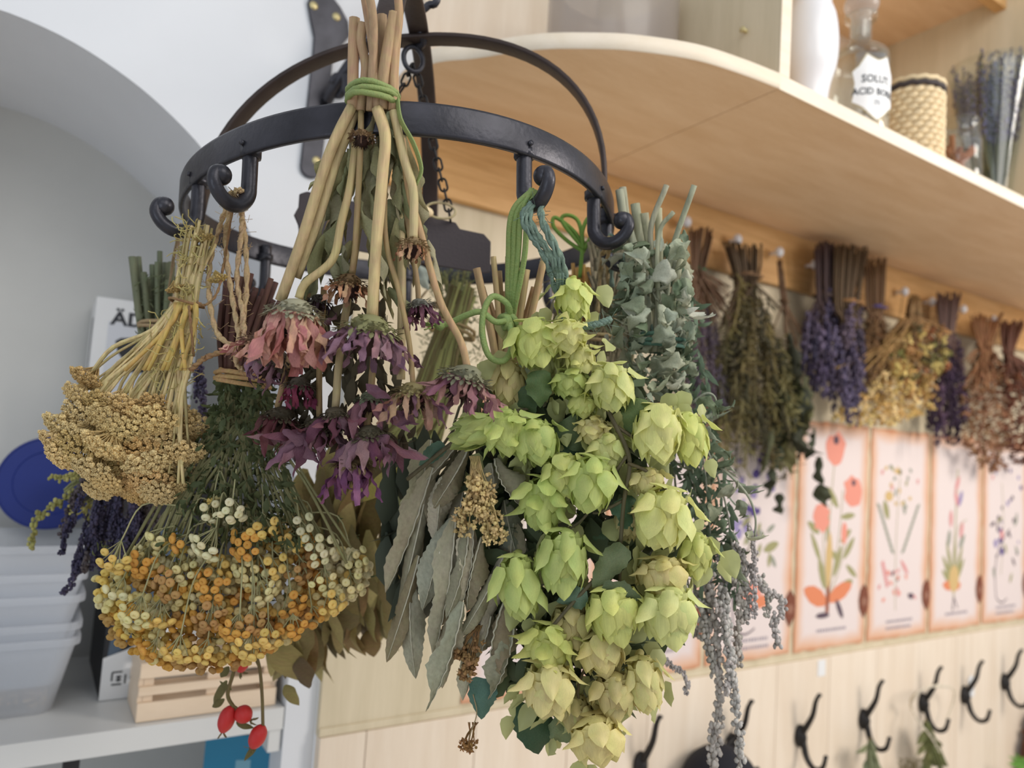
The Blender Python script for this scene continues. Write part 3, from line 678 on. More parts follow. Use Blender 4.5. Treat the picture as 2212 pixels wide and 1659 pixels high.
# ================================================================== THE IRON RING
RC = V((.3137, .7132-1.08, .2421+1.60)); RR = .22
E1 = V((1, 0, .0259)).normalized(); E2 = V((0, 1, -.0691)); E2 = (E2-E2.dot(E1)*E1).normalized(); EN = E1.cross(E2)
def rr_(th): return RR*(1+.0084*math.cos(2*(th+.0497))+.0382*math.cos(3*(th-.2548)))
def ring(th, dz=0, dr=0): return RC+(rr_(th)+dr)*(math.cos(th)*E1+math.sin(th)*E2)+EN*dz
def outw(th): return (math.cos(th)*E1+math.sin(th)*E2).normalized()
BH = .0262
def find(px, py, lo=0, hi=360, dz=-BH):
    return min((math.radians(a/2) for a in range(int(lo*2), int(hi*2))), key=lambda a: (proj(ring(a, dz))[0]-px)**2+(proj(ring(a, dz))[1]-py)**2)
rack = thing('hanging_rack', 'round black wrought-iron rack with crossed arches and curled hooks', 'rack', RC)
N = 140
put('ring_band', MB().bar([ring(2*PI*i/N, -BH/2) for i in range(N)], EN, BH, .0055, closed=True), M_IRON, rack)
THL, THR, THF, THB = find(436, 440, 120, 240, -.01), find(1330, 430, -60, 60, -.01), find(818, 240, 200, 330, -.01), find(925, 590, 20, 160, -.01)
apex = P(905, 86, (RC-CAM).dot(CF)+.01)
def archpts(ta, tb, top):
    A, B = ring(ta, -.012, -.006), ring(tb, -.012, -.006); m = (A+B)/2; c = top-m; o = []
    for i in range(41):
        a = PI*i/40; ca, sa = math.cos(a), math.sin(a)
        o.append(m+(A-B)/2*math.copysign(abs(ca)**.9, ca)+c*(sa**.85))
    return o
for ta, tb, lift in ((THL, THR, 0), (THF, THB, .005)):
    pts = archpts(ta, tb, apex+V((0, 0, lift))); ax = (pts[0]-pts[-1]).cross(V((0, 0, 1))).normalized()
    put('arch_bar', MB().bar(pts, ax, .021, .005), M_IRONB, rack)
def iron_hook(th, k=1.0, label=None):
    o = outw(th); s_ = lambda a, z: ring(th, -BH+.004)+o*(a*k)+EN*(z*k)
    m = MB()
    path = sp([s_(-.006, .016), s_(-.006, -.005), s_(-.006, -.030), s_(-.005, -.040), s_(.003, -.050), s_(.014, -.052), s_(.024, -.047), s_(.030, -.038), s_(.029, -.030), s_(.025, -.027)], 4)
    m.tube(path, lambda u: (.0070 if u < .35 else .0070-.0022*(u-.35))*k, 10); m.ball(s_(.0235, -.0305), .0090*k, 2)
    m.tube([s_(-.006, .004), s_(-.006, -.004)], .0095*k, 10)
    h = put('hook', m, M_IRON, rack)
    q = ring(th, -BH*.62, .0028); put('rivet', MB().tube([q-o*.001, q+o*.0022], .0022, 8), M_IRON, h)
    return s_(.009, -.046), o
HK = {}
for key, px, py, lo, hi in (('front_left', 528, 335, 180, 270), ('left', 425, 410, 150, 215), ('front_right', 1103, 340, 270, 360), ('right', 1282, 412, 300, 370), ('far_right', 1338, 460, -40, 40),
                            ('back_left', 570, 560, 90, 170), ('back', 880, 610, 60, 120), ('back_right', 1190, 600, 10, 90)):
    th = find(px, py, lo, hi); HK[key] = iron_hook(th, .92)
top = apex+V((0, 0, .004))
put('eye_loop', MB().tube([P(893, 128, .80)+V((.0115*math.cos(2*PI*i/24), 0, .0135*math.sin(2*PI*i/24))) for i in range(24)], .0028, 8, closed=True), M_IRON, rack)
# wall bracket
bt, bb = WALL(690, -30, -.006), WALL(672, 362, -.006)
t = thing('wall_bracket', 'black cast-iron scroll bracket screwed to the white wall', 'bracket', bb)
wp = .031; pl = [bb+V((math.cos(a)*wp/2, 0, math.sin(a)*wp/2)) for a in [PI+PI*i/8 for i in range(9)]]
l1 = WALL(705, 45, -.006)
pl += [V((l1.x+wp/2, -.006, l1.z-.055)), V((l1.x+.020, -.006, l1.z-.040)), V((l1.x+.038, -.006, l1.z-.010)), V((l1.x+.034, -.006, l1.z+.012)), V((l1.x+.02, -.006, l1.z+.03)), V((l1.x-.005, -.006, l1.z+.05)), V((l1.x-.024, -.006, l1.z+.040)), V((l1.x-.030, -.006, l1.z+.018)), V((l1.x-.024, -.006, l1.z-.004)), V((l1.x-.016, -.006, l1.z-.03)), V((l1.x-wp/2, -.006, l1.z-.055))]
put('plate', MB().prism(pl, (0, .0059, 0)), M_IRON, t, smooth=False, bevel=.0015)
for px, py in ((678, 12), (727, 36), (684, 347)):
    c = WALL(px, py, -.0062); put('screw', MB().lathe([(0, .0022), (.004, .0018), (.0062, .0004), (.0065, 0)], c, 14, M=Matrix.Rotation(PI/2, 3, 'X')), M_BRASS, t)
def W2(px, py, y): return WALL(px, py, y)
for pts, r0 in (([(706, 218, -.012), (722, 190, -.03), (748, 150, -.05), (775, 110, -.06), (805, 60, -.06), (830, 10, -.07), (850, -60, -.08)], .0085),
                ([(712, 200, -.014), (735, 205, -.03), (742, 180, -.04), (728, 165, -.04), (716, 180, -.035)], .006), ([(745, 160, -.05), (752, 200, -.06), (775, 215, -.065), (790, 190, -.06), (778, 172, -.06)], .006)):
    put('scroll', MB().tube(sp([W2(*q) for q in pts], 6), r0, 8), M_IRON, t)
arm = sp([V((l1.x, -.004, l1.z+.045)), V((l1.x+.02, -.05, l1.z+.11)), V((apex.x*.6+l1.x*.4, apex.y*.5, apex.z+.25)), V((apex.x+.01, apex.y, apex.z+.20)), V((apex.x+.02, apex.y-.01, apex.z+.17))], 8)
put('arm', MB().tube(arm, .007, 8), M_IRON, t)
c0 = apex+V((0, 0, -.006))
hk = sp([arm[-1]+V((0, 0, .012)), arm[-1]+V((-.004, 0, -.01)), P(948, -15, .79), P(925, 12, .79), P(904, 32, .79), P(903, 60, .79), P(912, 75, .79), P(915, 92, .797), P(905, 100, .803), P(896, 96, .806)], 5)
tag(put('suspension_hook', MB().tube(hk, lambda u: .004, 8), M_IRON), 'thin curled iron hook from which the arches of the rack hang', 'hook')

# chalk sign on two chains
D_S = .83
sg = [(648, 418), (664, 413), (700, 421), (985, 480), (994, 494), (1046, 505), (1061, 522), (1060, 588), (1042, 590), (900, 566), (662, 520), (648, 506), (645, 485), (636, 464), (646, 446)]
t = thing('slate_sign', 'dark slate-coloured sign with stepped corners hanging inside the ring', 'sign', P(850, 500, D_S))
c = [P(x, y, D_S) for x, y in sg]; put('plate', MB().prism(c, (0, .004, 0)), M_SIGN, t, smooth=False, bevel=.001)
def chain(pts, n):
    path = sp(pts, 12); Ls = [0]
    for a, b in zip(path, path[1:]): Ls.append(Ls[-1]+(b-a).length)
    ch = put('chain', MB().ball(path[0], .002, 0), M_HOOK, t)
    tot = Ls[-1]; base = MB(); h = tot/n*.62; w_ = .0042
    base.tube([V((w_*math.cos(a), 0, (h-w_ if math.sin(a) > 0 else -(h-w_))+w_*math.sin(a))) for a in [2*PI*(i+.5)/16 for i in range(16)]], .0013, 6, closed=True)
    me = base.mesh('link', [M_HOOK])
    def at(s_):
        for i in range(len(Ls)-1):
            if Ls[i+1] >= s_: return path[i].lerp(path[i+1], (s_-Ls[i])/(Ls[i+1]-Ls[i]+1e-9))
        return path[-1]
    for i in range(n):
        a, b = at(tot*i/n), at(tot*(i+1)/n); d = b-a
        inst('link', me, ch, frame((a+b)/2, d, FACE if i % 2 else FACE.cross(d)))
chain([P(893, 140, .80), P(905, 180, .81), P(925, 260, .815), P(945, 350, .82), P(965, 432, D_S-.002), P(973, 476, D_S-.002)], 15)
chain([P(890, 140, .80), P(868, 190, .81), P(820, 250, .82), P(760, 340, .82), P(715, 420, D_S-.002)], 15)
t = thing('cord_loop', 'loop of thin pale cord with a wooden bead on the slate sign', 'cord', P(955, 455, D_S-.01))
put('cord', MB().tube([P(952+32*math.cos(a), 455+17*math.sin(a)+.1*32*math.cos(a), D_S-.006-.004*math.sin(a)) for a in [2*PI*i/28 for i in range(28)]], .0014, 6, closed=True), M_JUTE, t, rgb(196, 180, 140))
put('bead', MB().ball(P(920, 458, D_S-.012), (.009, .006, .006), 2), M_WICK, t)

# ================================================================== PLANT PIECES (shared shapes)
def sheet(nu, nv, wf, roll=0, curl=0, wave=0, twist=0, serr=0, vein=0, seed=0, fold=0):
    """leaf/petal of length 1 along -Z and half-width wf(u), facing -Y"""
    r = random.Random(seed); m = MB(); y = z = 0; ph = r.uniform(0, 6)
    for i in range(nu+1):
        u = i/nu
        if i:
            a = curl*(u*1.2-.1) if curl else 0; y += math.sin(a)/nu; z -= math.cos(a)/nu
        w = max(wf(u), .001)
        if serr: w *= 1+serr*(1 if i % 2 else -1)
        tw = twist*u; rl = roll*(.6+.4*math.sin(u*3+ph)) if roll else 0
        for j in range(nv+1):
            v = 2*j/nv-1
            if rl: x, d = w*math.sin(rl*v)/rl, w*(1-math.cos(rl*v))/rl
            else: x, d = v*w, 0
            d += fold*abs(v)*w
            d += wave*w*abs(v)*math.sin(u*11+ph+(2.1 if v > 0 else 0))
            if vein: d += vein*w*math.sin((u*9-abs(v)*1.6)*2*PI*.9)*(.25+.75*(1-abs(abs(v)-.5)))-vein*2.2*w*math.exp(-(v/.13)**2)
            X, Y = x*math.cos(tw)-d*math.sin(tw), x*math.sin(tw)+d*math.cos(tw)
            m.v.append(V((X, y+Y, z)))
    m.rib = [m.v[i*(nv+1)+nv//2].copy() for i in range(nu+1)]
    n = nv+1
    for i in range(nu):
        for j in range(nv): m.f.append((i*n+j, i*n+j+1, (i+1)*n+j+1, (i+1)*n+j)); m.m.append(0)
    return m
ov = lambda k, p=1.0: (lambda u: k*(math.sin(PI*min(1, u*.97+.03)**p))**.8)
strap = lambda k: (lambda u: k*(1 if .1 < u < .8 else (.55+4.5*u if u < .1 else max(.05, (1-u)/.2)**.6)))
T_BROAD = [sheet(26, 8, ov(.17, .85), 1.4+.9*(i%2), .35, .4, .7*(-1)**i, .045, .10, i).mesh('broad_leaf', [M_LEAF]) for i in range(5)]
T_RIB = []
for i_ in range(5):
    m_ = sheet(26, 8, ov(.17, .85), 1.4+.9*(i_ % 2), .35, .4, .7*(-1)**i_, .045, .10, i_); r_ = MB().tube([p+V((0, -.004, 0)) for p in m_.rib[:-1]], lambda u: .011*(1-.75*u), 5)
    T_RIB.append(r_.mesh('midrib', [M_LEAF]))
T_WILLOW = [sheet(10, 4, ov(.10, .9), .9, .5, .15, .5*(-1)**i, 0, 0, i+10).mesh('willow_leaf', [M_LEAF]) for i in range(4)]
T_CURLY = [sheet(16, 8, ov(.30, .7), 2.4, 2.3, .9, 1.6*(-1)**i, .10, .10, i+20).mesh('curly_leaf', [M_LEAF]) for i in range(5)]
T_CRISP = [sheet(14, 6, ov(.16, .8), 1.9, .5, .6, 1.4*(-1)**i, 0, .03, i+30).mesh('crisp_leaf', [M_LEAF]) for i in range(5)]
T_PETAL = [sheet(14, 4, strap(.105), 1.9+.3*i, (1.1, 1.9, 2.6, -.6)[i], .55, (1.2, -1.6, 2.2, -.9)[i], .06, 0, i+40).mesh('petal', [M_PETAL]) for i in range(4)]
T_PETALH = [sheet(14, 4, (lambda u: .105*(.7+1.2*u if u < .25 else 1 if u < .9 else .75)), 1.1, (.5, .9, -.3)[i], .9, (.4, -.6, .3)[i], .08, 0, i+46).mesh('petal', [M_PETAL]) for i in range(3)]
T_PETALW = [sheet(12, 4, ov(.17, .8), 1.7, (.9, -.7, 1.6)[i], .6, (1.4, -1.8, 2.4)[i], .04, 0, i+50).mesh('petal', [M_PETAL]) for i in range(3)]
def bract_w(k): return lambda u: k*(math.sin(PI*min(1, u*.93+.07)**.72))**.75*(1 if u < .8 else 1-.35*(u-.8)/.2)
T_BRACT = [sheet(8, 6, bract_w(.34), 1.25, .35+.12*i, .10, .15*(-1)**i, 0, .02, i+60).mesh('bract', [M_BRACT]) for i in range(4)]
T_BRACTF = [sheet(8, 6, bract_w(.30), 1.1, -.55+.2*i, .14, .25*(-1)**i, 0, .02, i+66).mesh('bract', [M_BRACT]) for i in range(3)]
T_HEART = [sheet(12, 6, lambda u: .42*(math.sin(PI*(u*.95+.05)**.62))**.8, .9, .6, .3, .4, .06, .04, i+70).mesh('heart_leaf', [M_LEAF]) for i in range(3)]
def pl(parent, name, tmpl, a, b, w, wt, col, spin=0, face=None):
    """place a leaf-like template from point a to point b, true width w (metres); wt = template half-width"""
    d = b-a; L = d.length
    f = (face or FACE)
    if spin: f = Matrix.Rotation(spin, 3, d.normalized()) @ f
    return inst(name, tmpl, parent, frame(a, d, f, w/(2*wt), w/(2*wt), L), col)

def fuzz(m, path, r, n, ln, rad=.00025):
    """stray fibres along a twine"""
    for _ in range(n):
        p = random.choice(path)+rv(r); m.tube([p, p+rv(ln)*.5+V((0, 0, -ln*.2)), p+rv(ln)], rad, 3, caps=False)
def twine(name, parent, paths, r, mat, col, plies=2, fz=0):
    m = MB()
    for pts in paths:
        path = sp(pts, 8); N = len(path); m.tube(path, r*.62, 6)
        for k in range(plies):
            q = []
            for i, p in enumerate(path):
                t_ = (path[min(i+1, N-1)]-path[max(i-1, 0)]).normalized(); a = t_.orthogonal().normalized(); b = t_.cross(a); an = i*1.1+2*PI*k/plies
                q.append(p+(a*math.cos(an)+b*math.sin(an))*r*.5)
            m.tube(q, r*.62, 5)
        if fz: fuzz(m, path, r, int(fz*N), .008)
    return put(name, m, mat, parent, col)
def wrap(parent, name, c, r, axis, turns, tr, mat, col, rise=.004):
    ax = V(axis).normalized(); a = ax.orthogonal().normalized(); b = ax.cross(a); pts = []
    for i in range(int(turns*18)+1):
        an = 2*PI*i/18; pts.append(V(c)+r*(a*math.cos(an)+b*math.sin(an))*(1+.04*math.sin(i*1.7))+ax*(rise*(i/18-turns/2)+.0012*math.sin(an*1.3)))
    return put(name, MB().tube(pts, tr, 6), mat, parent, col)

# ================================================================== HERB BUNDLES ON THE RING
def px2m(px, d): return px*d/FPX
def stem(parent, pts, rpx, col, n=8, taper=1.0, name='stem', mat=None):
    path = S3(pts, 6); d = pts[0][2]; r = px2m(rpx, d)
    return put(name, MB().tube(path, lambda u: r*(1+(taper-1)*u), n), mat or M_STEM, parent, jit(col, .12))
def sheaf(parent, name, lines, rpx, col, n=5, label=None):
    """many thin stems that nobody would count: one part"""
    m = MB()
    for pts in lines: m.tube(S3(pts, 4), px2m(rpx, pts[0][2])*rnd(.7, 1.25), n)
    return put(name, m, M_STEM, parent, col, kind='stuff', label=label)
def inpoly(x, y, p):
    c = False
    for i in range(len(p)):
        (xa, ya), (xb, yb) = p[i-1], p[i]
        if (ya > y) != (yb > y) and x < (xb-xa)*(y-ya)/(yb-ya)+xa: c = not c
    return c
def fill(poly, n, md, tries=12000):
    """points spread inside a polygon, at least md apart"""
    xs, ys = [p[0] for p in poly], [p[1] for p in poly]; o = []; g = {}
    for _ in range(tries):
        if len(o) >= n: break
        x, y = rnd(min(xs), max(xs)), rnd(min(ys), max(ys))
        if not inpoly(x, y, poly): continue
        k = (int(x//md), int(y//md))
        if any((x-a)**2+(y-b)**2 < md*md for i in (-1, 0, 1) for j in (-1, 0, 1) for a, b in g.get((k[0]+i, k[1]+j), ())): continue
        g.setdefault(k, []).append((x, y)); o.append((x, y))
    return o
SM = sheet(3, 2, ov(.2), .8, .8, .3, .6, seed=90); SM2 = sheet(4, 2, ov(.12), .8, 1.2, .3, .9, seed=91)
def confetti(m, a, d, L, w=1.0, t=None, face=None):
    """add one small leaflet to a joined mesh"""
    t = t or SM; M = frame(a, d, (face or FACE)+rv(.9), L*w, L*w, L); m.add(t.v, t.f, 0, M)

# ---------- dried echinacea
random.seed(21)
D1 = .555
ech = thing('echinacea_bundle', 'upside-down bundle of dried purple coneflowers tied to the front of the ring', 'herb bundle', P(805, 215, D1))
TAN, PALE, GREYG = rgb(190, 168, 124), rgb(206, 186, 146), rgb(150, 150, 114)
for pts, r in (([(760,232,.555),(730,290,.55),(702,360,.55),(655,510,.55),(606,650,.555)], 12), ([(768,240,.56),(745,300,.557),(722,360,.557),(688,470,.557),(640,600,.56)], 11),
               ([(815,236,.55),(832,294,.545),(826,380,.545),(813,525,.545),(803,690,.55)], 13), ([(780,240,.555),(778,330,.55),(768,525,.552),(760,590,.557)], 7),
               ([(850,240,.552),(872,340,.55),(892,408,.548),(894,470,.548),(893,515,.548)], 10), ([(770,300,.556),(757,400,.553),(737,482,.55),(718,561,.547),(660,612,.545),(645,645,.545)], 9),
               ([(868,300,.556),(885,420,.553),(905,490,.55),(949,646,.55),(994,735,.55),(1010,795,.55)], 8), ([(836,300,.56),(832,504,.552),(861,627,.55),(883,735,.55),(893,838,.55)], 6),
               ([(848,290,.565),(862,420,.57),(868,600,.57),(866,820,.57)], 10), ([(800,300,.575),(770,520,.58),(735,760,.58),(725,880,.58)], 9), ([(785,300,.57),(700,520,.585),(640,720,.59),(600,880,.59)], 8),
               ([(810,420,.575),(812,640,.58),(800,860,.58),(780,990,.58)], 8), ([(856,320,.57),(880,480,.57),(900,600,.57),(904,650,.57)], 6), ([(700,620,.585),(690,800,.59),(690,900,.59)], 7)):
    stem(ech, pts, r, TAN if r > 8 else rgb(160, 134, 96))
for pts, r in (([(762,236,.556),(763,130,.556),(766,40,.555)], 13), ([(778,240,.556),(790,150,.556),(780,90,.553),(784,50,.552)], 11), ([(800,240,.552),(806,120,.547),(806,40,.54),(795,-25,.535)], 10), ([(815,238,.55),(805,110,.55),(788,0,.545),(784,-25,.54)], 9),
               ([(825,236,.553),(830,150,.55),(846,60,.55),(852,28,.55)], 13), ([(848,238,.553),(852,120,.552),(862,40,.55),(858,-25,.55)], 10), ([(836,240,.56),(832,140,.562),(824,34,.562)], 13), ([(858,240,.558),(855,160,.558),(864,40,.555)], 7), ([(790,240,.563),(812,160,.563),(820,100,.563)], 9)):
    stem(ech, pts, r, rgb(172, 144, 110), taper=.95)
cc = P(806, 214, D1+.004)
wrap(ech, 'green_tie', cc, px2m(54, D1), V((.06, 0, 1)), 3.2, .0023, M_CORD, rgb(140, 154, 96), .0034)
put('tie_end', MB().bar(S3([(858,215,.55),(866,260,.547),(893,310,.548),(910,365,.55),(898,400,.552)], 5), FACE+V((.5, 0, 0)), .006, .0012), M_CORD, ech, rgb(140, 154, 96))
for a, b, w, d in (((832,240),(905,470),50,.556),((850,300),(890,520),45,.558),((800,330),(775,500),60,.562),((785,350),(700,470),46,.56),((770,430),(790,560),50,.556),((840,430),(845,560),55,.562),((880,330),(905,450),40,.56),((820,440),(790,640),44,.57),
                   ((860,470),(870,660),46,.566),((742,470),(700,600),50,.566),((720,330),(672,420),36,.56),((735,480),(640,560),50,.572),((880,480),(910,620),46,.572),((800,500),(830,700),44,.575),((700,560),(640,700),40,.58),((840,620),(900,700),40,.57),((760,520),(745,640),36,.575),((815,250),(870,400),44,.562),((840,240),(868,330),40,.552),((690,640),(680,760),40,.59)):
    pl(ech, 'leaf', random.choice(T_CRISP), P(*a, d), P(*b, d+rnd(-.006, .01)), px2m(w, d), .16, jit(GREYG if random.random() < .7 else rgb(146, 138, 98), .2), rnd(-.9, .9))
for i in range(46):
    y = rnd(290, 600); f = (y-250)/400; x = 812+rnd(-1, 1)*(40+120*f)-18*f; L = rnd(80, 150); d = .558+rnd(-.004, .02); an = (x-812)/500+rnd(-.25, .25)
    pl(ech, 'leaf', random.choice(T_CRISP), P(x, y-L*.5, d), P(x+L*math.sin(an), y+L*.5, d+rnd(-.004, .006)), px2m(rnd(26, 46), d), .16, jit(random.choice([rgb(158, 156, 122), rgb(142, 142, 106), rgb(170, 164, 132), rgb(126, 122, 86)]), .14), rnd(-1, 1))
m = MB()
for i in range(200):
    y = rnd(640, 960); x = 750+rnd(-1, 1)*(60+.25*(y-560)); confetti(m, P(x, y, .594+rnd(-.004, .012)), DOWN+rv(.6), px2m(rnd(36, 70), .59), 1.0, SM)
put('shrivelled_leaves', m, M_LEAF, ech, rgb(92, 84, 66), kind='stuff')
M_CONE = plant('seed_cone', 0, .8, .3, 200, .3)
def scale_m():
    return sheet(3, 2, ov(.28), .8, .9, 0, 0, seed=5)
SCL = scale_m()
def coneflower(x, y, d, rpx, tilt, n, plen, spread, pcols, cal=(150, 150, 128), lab=None, rows=4, tm=None, open_=0.0):
    """x,y: where the stem meets the head; tilt: sideways lean of the face; petals hang from a ring"""
    R = px2m(rpx, d); A = (DOWN+CR*tilt+FACE*open_).normalized(); b = P(x, y, d)
    hd = bpy.data.objects.new('flower_head', None); COL.objects.link(hd); hd.empty_display_size = .01; hd.parent = ech; hd.matrix_basis = WM[ech.name].inverted() @ Matrix.Translation(b); WM[hd.name] = Matrix.Translation(b)
    if lab: hd['label'] = lab
    X = A.orthogonal().normalized(); Y = A.cross(X); m = MB()
    m.ball(b+A*R*.25, (R*.7, R*.7, R*.45), 1)
    for k_ in range(rows+2):
        ph = .25+k_*.3
        for j in range(int(9+k_*6)):
            th = 2*PI*(j+.5*(k_ % 2)+rnd(-.2, .2))/int(9+k_*6); o = X*math.cos(th)+Y*math.sin(th)
            p = b+o*R*math.sin(min(ph, 1.6))*.95+A*R*(.55-.55*math.cos(min(ph, 1.6)))
            dd = (o*math.cos(ph*.5)*1.1-A*rnd(-.3, .7)+rv(.35)).normalized(); M = frame(p, dd, -A+o*.2, R*.34, R*.34, R*rnd(.32, .58)); m.add(SCL.v, SCL.f, 0, M)
    put('calyx', m, M_LEAF, hd, jit(rgb(*cal), .08))
    m = MB(); c = b+A*R*.75; m.ball(c, R*.62, 1)
    for j in range(60):
        v = rv(1).normalized()
        if v.dot(A) < -.2: continue
        m.tube([c+v*R*.55, c+v*R*.85+A*R*.1], lambda u: R*.05*(1-u)+.0001, 4, caps=False)
    put('seed_cone', m, M_CONE, hd, rgb(52, 34, 28))
    n = int(n*1.55)
    for j in range(n):
        th = 2*PI*(j+rnd(-.3, .3))/n; o = X*math.cos(th)+Y*math.sin(th)
        sp_ = spread*rnd(.6, 1.35); a = b+o*R*.85+A*R*.45; L = px2m(plen, d)*rnd(.75, 1.15); e = a+(o*sp_+A*(1.0-.25*sp_)+rv(.18)).normalized()*L
        tm_ = random.choice(tm or (T_PETALH if spread < .9 and j % 4 else T_PETAL)); pl(hd, 'petal', tm_, a, e, L*rnd(.13, .22) if tm is None else L*rnd(.20, .30), .105 if tm is None else .17, jit(rgb(*random.choice(pcols)), .18), rnd(-.4, .4), o+A*.2)
    return hd
PK, PU, MG, BR = [(206, 150, 136), (190, 130, 122), (166, 104, 100), (212, 166, 142)], [(142, 106, 122), (158, 126, 134), (116, 84, 98), (148, 112, 122)], [(124, 80, 94), (108, 68, 86), (142, 96, 104)], [(190, 138, 106), (166, 116, 90), (206, 160, 128)]
coneflower(612, 885, .592, 40, -.1, 12, 95, .9, [(106, 62, 66), (96, 54, 60)], (92, 82, 66))
coneflower(560, 730, .60, 32, -.5, 12, 62, .6, PK, (120, 92, 74)); coneflower(600, 765, .595, 44, -.3, 13, 80, .9, PU, (92, 80, 70))
coneflower(690, 910, .585, 42, 0, 13, 105, .9, MG+PU, (96, 88, 70), None, 4, T_PETALW); coneflower(725, 885, .575, 34, .1, 10, 90, .9, MG, (100, 90, 74), None, 4, T_PETALW)
coneflower(648, 820, .58, 30, 0, 12, 56, .25, [(150, 70, 96), (132, 60, 86)], (96, 88, 74))
coneflower(800, 850, .578, 30, .1, 9, 90, .8, PU+MG, (122, 128, 104), None, 4, T_PETALW); coneflower(800, 925, .575, 40, .15, 12, 110, .8, PU+MG, (110, 104, 84), None, 4, T_PETALW)
coneflower(765, 985, .572, 40, 0, 14, 80, .35, [(112, 66, 100), (126, 80, 112)], (110, 92, 66), 'flower head whose golden-brown cone tips show')
coneflower(893, 832, .548, 40, .05, 12, 78, .65, [(150, 112, 100), (130, 92, 104), (168, 136, 112)], (146, 132, 92))
coneflower(905, 650, .568, 27, .3, 12, 48, .3, MG, (128, 128, 116)); coneflower(690, 640, .585, 24, 0, 8, 36, .4, [(70, 52, 60)], (80, 76, 68))
coneflower(755, 598, .557, 36, 0, 13, 48, .8, BR, (112, 88, 62)); coneflower(893, 518, .547, 30, 0, 13, 34, .45, BR, (142, 118, 86), 'small spent flower head with a dark hollow middle')
coneflower(783, 285, .548, 25, 0, 10, 20, .3, [(120, 92, 72)], (132, 106, 78), 'tiny brown seed head just below the tie')
coneflower(800, 690, .548, 60, -.05, 26, 92, .85, PU, (138, 134, 96), 'large flower head with lilac petals'); coneflower(640, 655, .543, 54, -.05, 30, 118, .30, PK, (164, 160, 138), 'large pinkish tan flower head')
coneflower(1010, 797, .548, 50, -.25, 17, 88, .75, [(140, 98, 106), (120, 80, 92), (160, 118, 116)], (134, 132, 110), 'flower head swung out on a long bare stem')
for a, b, w in (((610,930),(700,960),34), ((700,700),(730,680),22), ((790,830),(835,880),26), ((640,960),(560,1000),30), ((850,890),(890,930),36), ((840,940),(800,1000),36), ((745,960),(700,1020),32), ((880,770),(905,810),26), ((735,900),(760,960),30), ((925,870),(990,905),28), ((690,1000),(640,940),30), ((820,960),(850,1010),26)):
    pl(ech, 'loose_petal', random.choice(T_PETALW), P(*a, .562), P(*b, .558), px2m(w, .56), .17, jit(rgb(120, 86, 100), .18), rnd(-.8, .8))

# ---------- yarrow
random.seed(31)
yar = thing('yarrow_bundle', 'leaning bundle of dried yellow yarrow heads tied with thin brown twine', 'herb bundle', P(402, 655, .64))
m = MB()
for i in range(48):
    a = 2.4*i; rr = .04+.96*(i/48)**.55; c = V((rr*math.cos(a), rr*math.sin(a), -.42*math.cos(rr*1.45)+rnd(-.06, .06)))
    m.tube([(0, 0, .9), c*.5+V((0, 0, .35)), c+V((0, 0, .05))], .022, 4, 0, False); m.ball(c+V((0, 0, .03)), .12, 0)
    for j in range(20):
        v = rv(1).normalized(); q = .13; m.ball(c+V((v.x*q, v.y*q, -abs(v.z)*q+.03)), .042*rnd(.75, 1.2), 0)
UMB = [m.mesh('umbel', [M_BUD])]
YEL = rgb(234, 208, 150)
ub = [(190,815,38),(168,850,32),(215,868,36),(140,922,46),(185,905,52),(236,905,46),(282,895,42),(122,955,38),(165,975,52),(226,960,52),(286,945,48),(332,905,52),(376,902,50),(408,922,42),(352,955,52),(398,975,44),(302,985,52),(250,1012,46),(202,1012,46),(272,1042,46),(322,1038,50),(362,1032,46),(392,1010,40),(340,1062,38),(212,1058,32),(298,1062,34),(132,985,36),(256,866,36),(330,872,36),(232,1042,30),(385,1050,26),(180,945,46),(262,930,46),(320,1000,50),(380,945,44)]
for i, (x, y, r) in enumerate(ub):
    d = .615+.035*((x-120)/320)+rnd(-.012, .012)-.0001*(r-40); R = px2m(r*1.0, d); p = P(x, y, d)
    ax = (DOWN*.9+CR*((x-260)/320)+FACE*(1.0 if i % 3 else .6)+rv(.25)).normalized()
    inst('umbel', UMB[0], yar, frame(p, ax, FACE+rv(.5), R), jit(YEL if random.random() < .7 else rgb(222, 190, 130), .1))
ls = []
for x, y, r in ub+ub[::2]:
    u = rnd(-1, 1); x2, y2 = x+rnd(-12, 12), y-r*.2; d = .632
    ls.append([(402+22*u, 650, d), (402+26*u+(x2-402)*.25, 690+(y2-655)*.15, d-.004), (402+(x2-402)*.72+rnd(-12, 12), 655+(y2-655)*.62, d), (x2, y2, .63)])
for i in range(26):
    u, q = rnd(-1, 1), rnd(-1, 1); e = rnd(470, 560); ls.append([(402+22*u, 665, .632), (408+26*u, 600, .632), (432+(26*u+10*q)+.05*(e-500), e, .635+.008*q)])
sheaf(yar, 'stem_sheaf', ls[::2], 3.4, rgb(210, 190, 140)); sheaf(yar, 'stem_sheaf', ls[1::2], 3.0, rgb(176, 160, 112))
for i in range(7):
    u = -1+2*i/6; stem(yar, [(402+20*u, 655, .626), (395-10*(i % 3)+26*u, 700, .622), (330+60*u+30*(i % 2), 800, .622)], 6.5, rgb(196, 166, 98), taper=.6)
m = MB()
for i in range(150):
    x, y = rnd(395, 425)+(rnd(0, 60) if i % 2 else 0), rnd(490, 640)
    if i % 2: x, y = 400-rnd(0, 70)+rnd(-20, 50), rnd(690, 850)
    p = P(x, y, .622+rnd(0, .02)); q = [p]
    dv = rv(1)
    for k_ in range(7): dv = (dv+rv(.8)).normalized(); q.append(q[-1]+dv*.0028)
    m.tube(q, .0005, 4, caps=False)
tag(put('curled_foliage', m, M_STEM, yar, rgb(186, 172, 112)), kind='stuff')
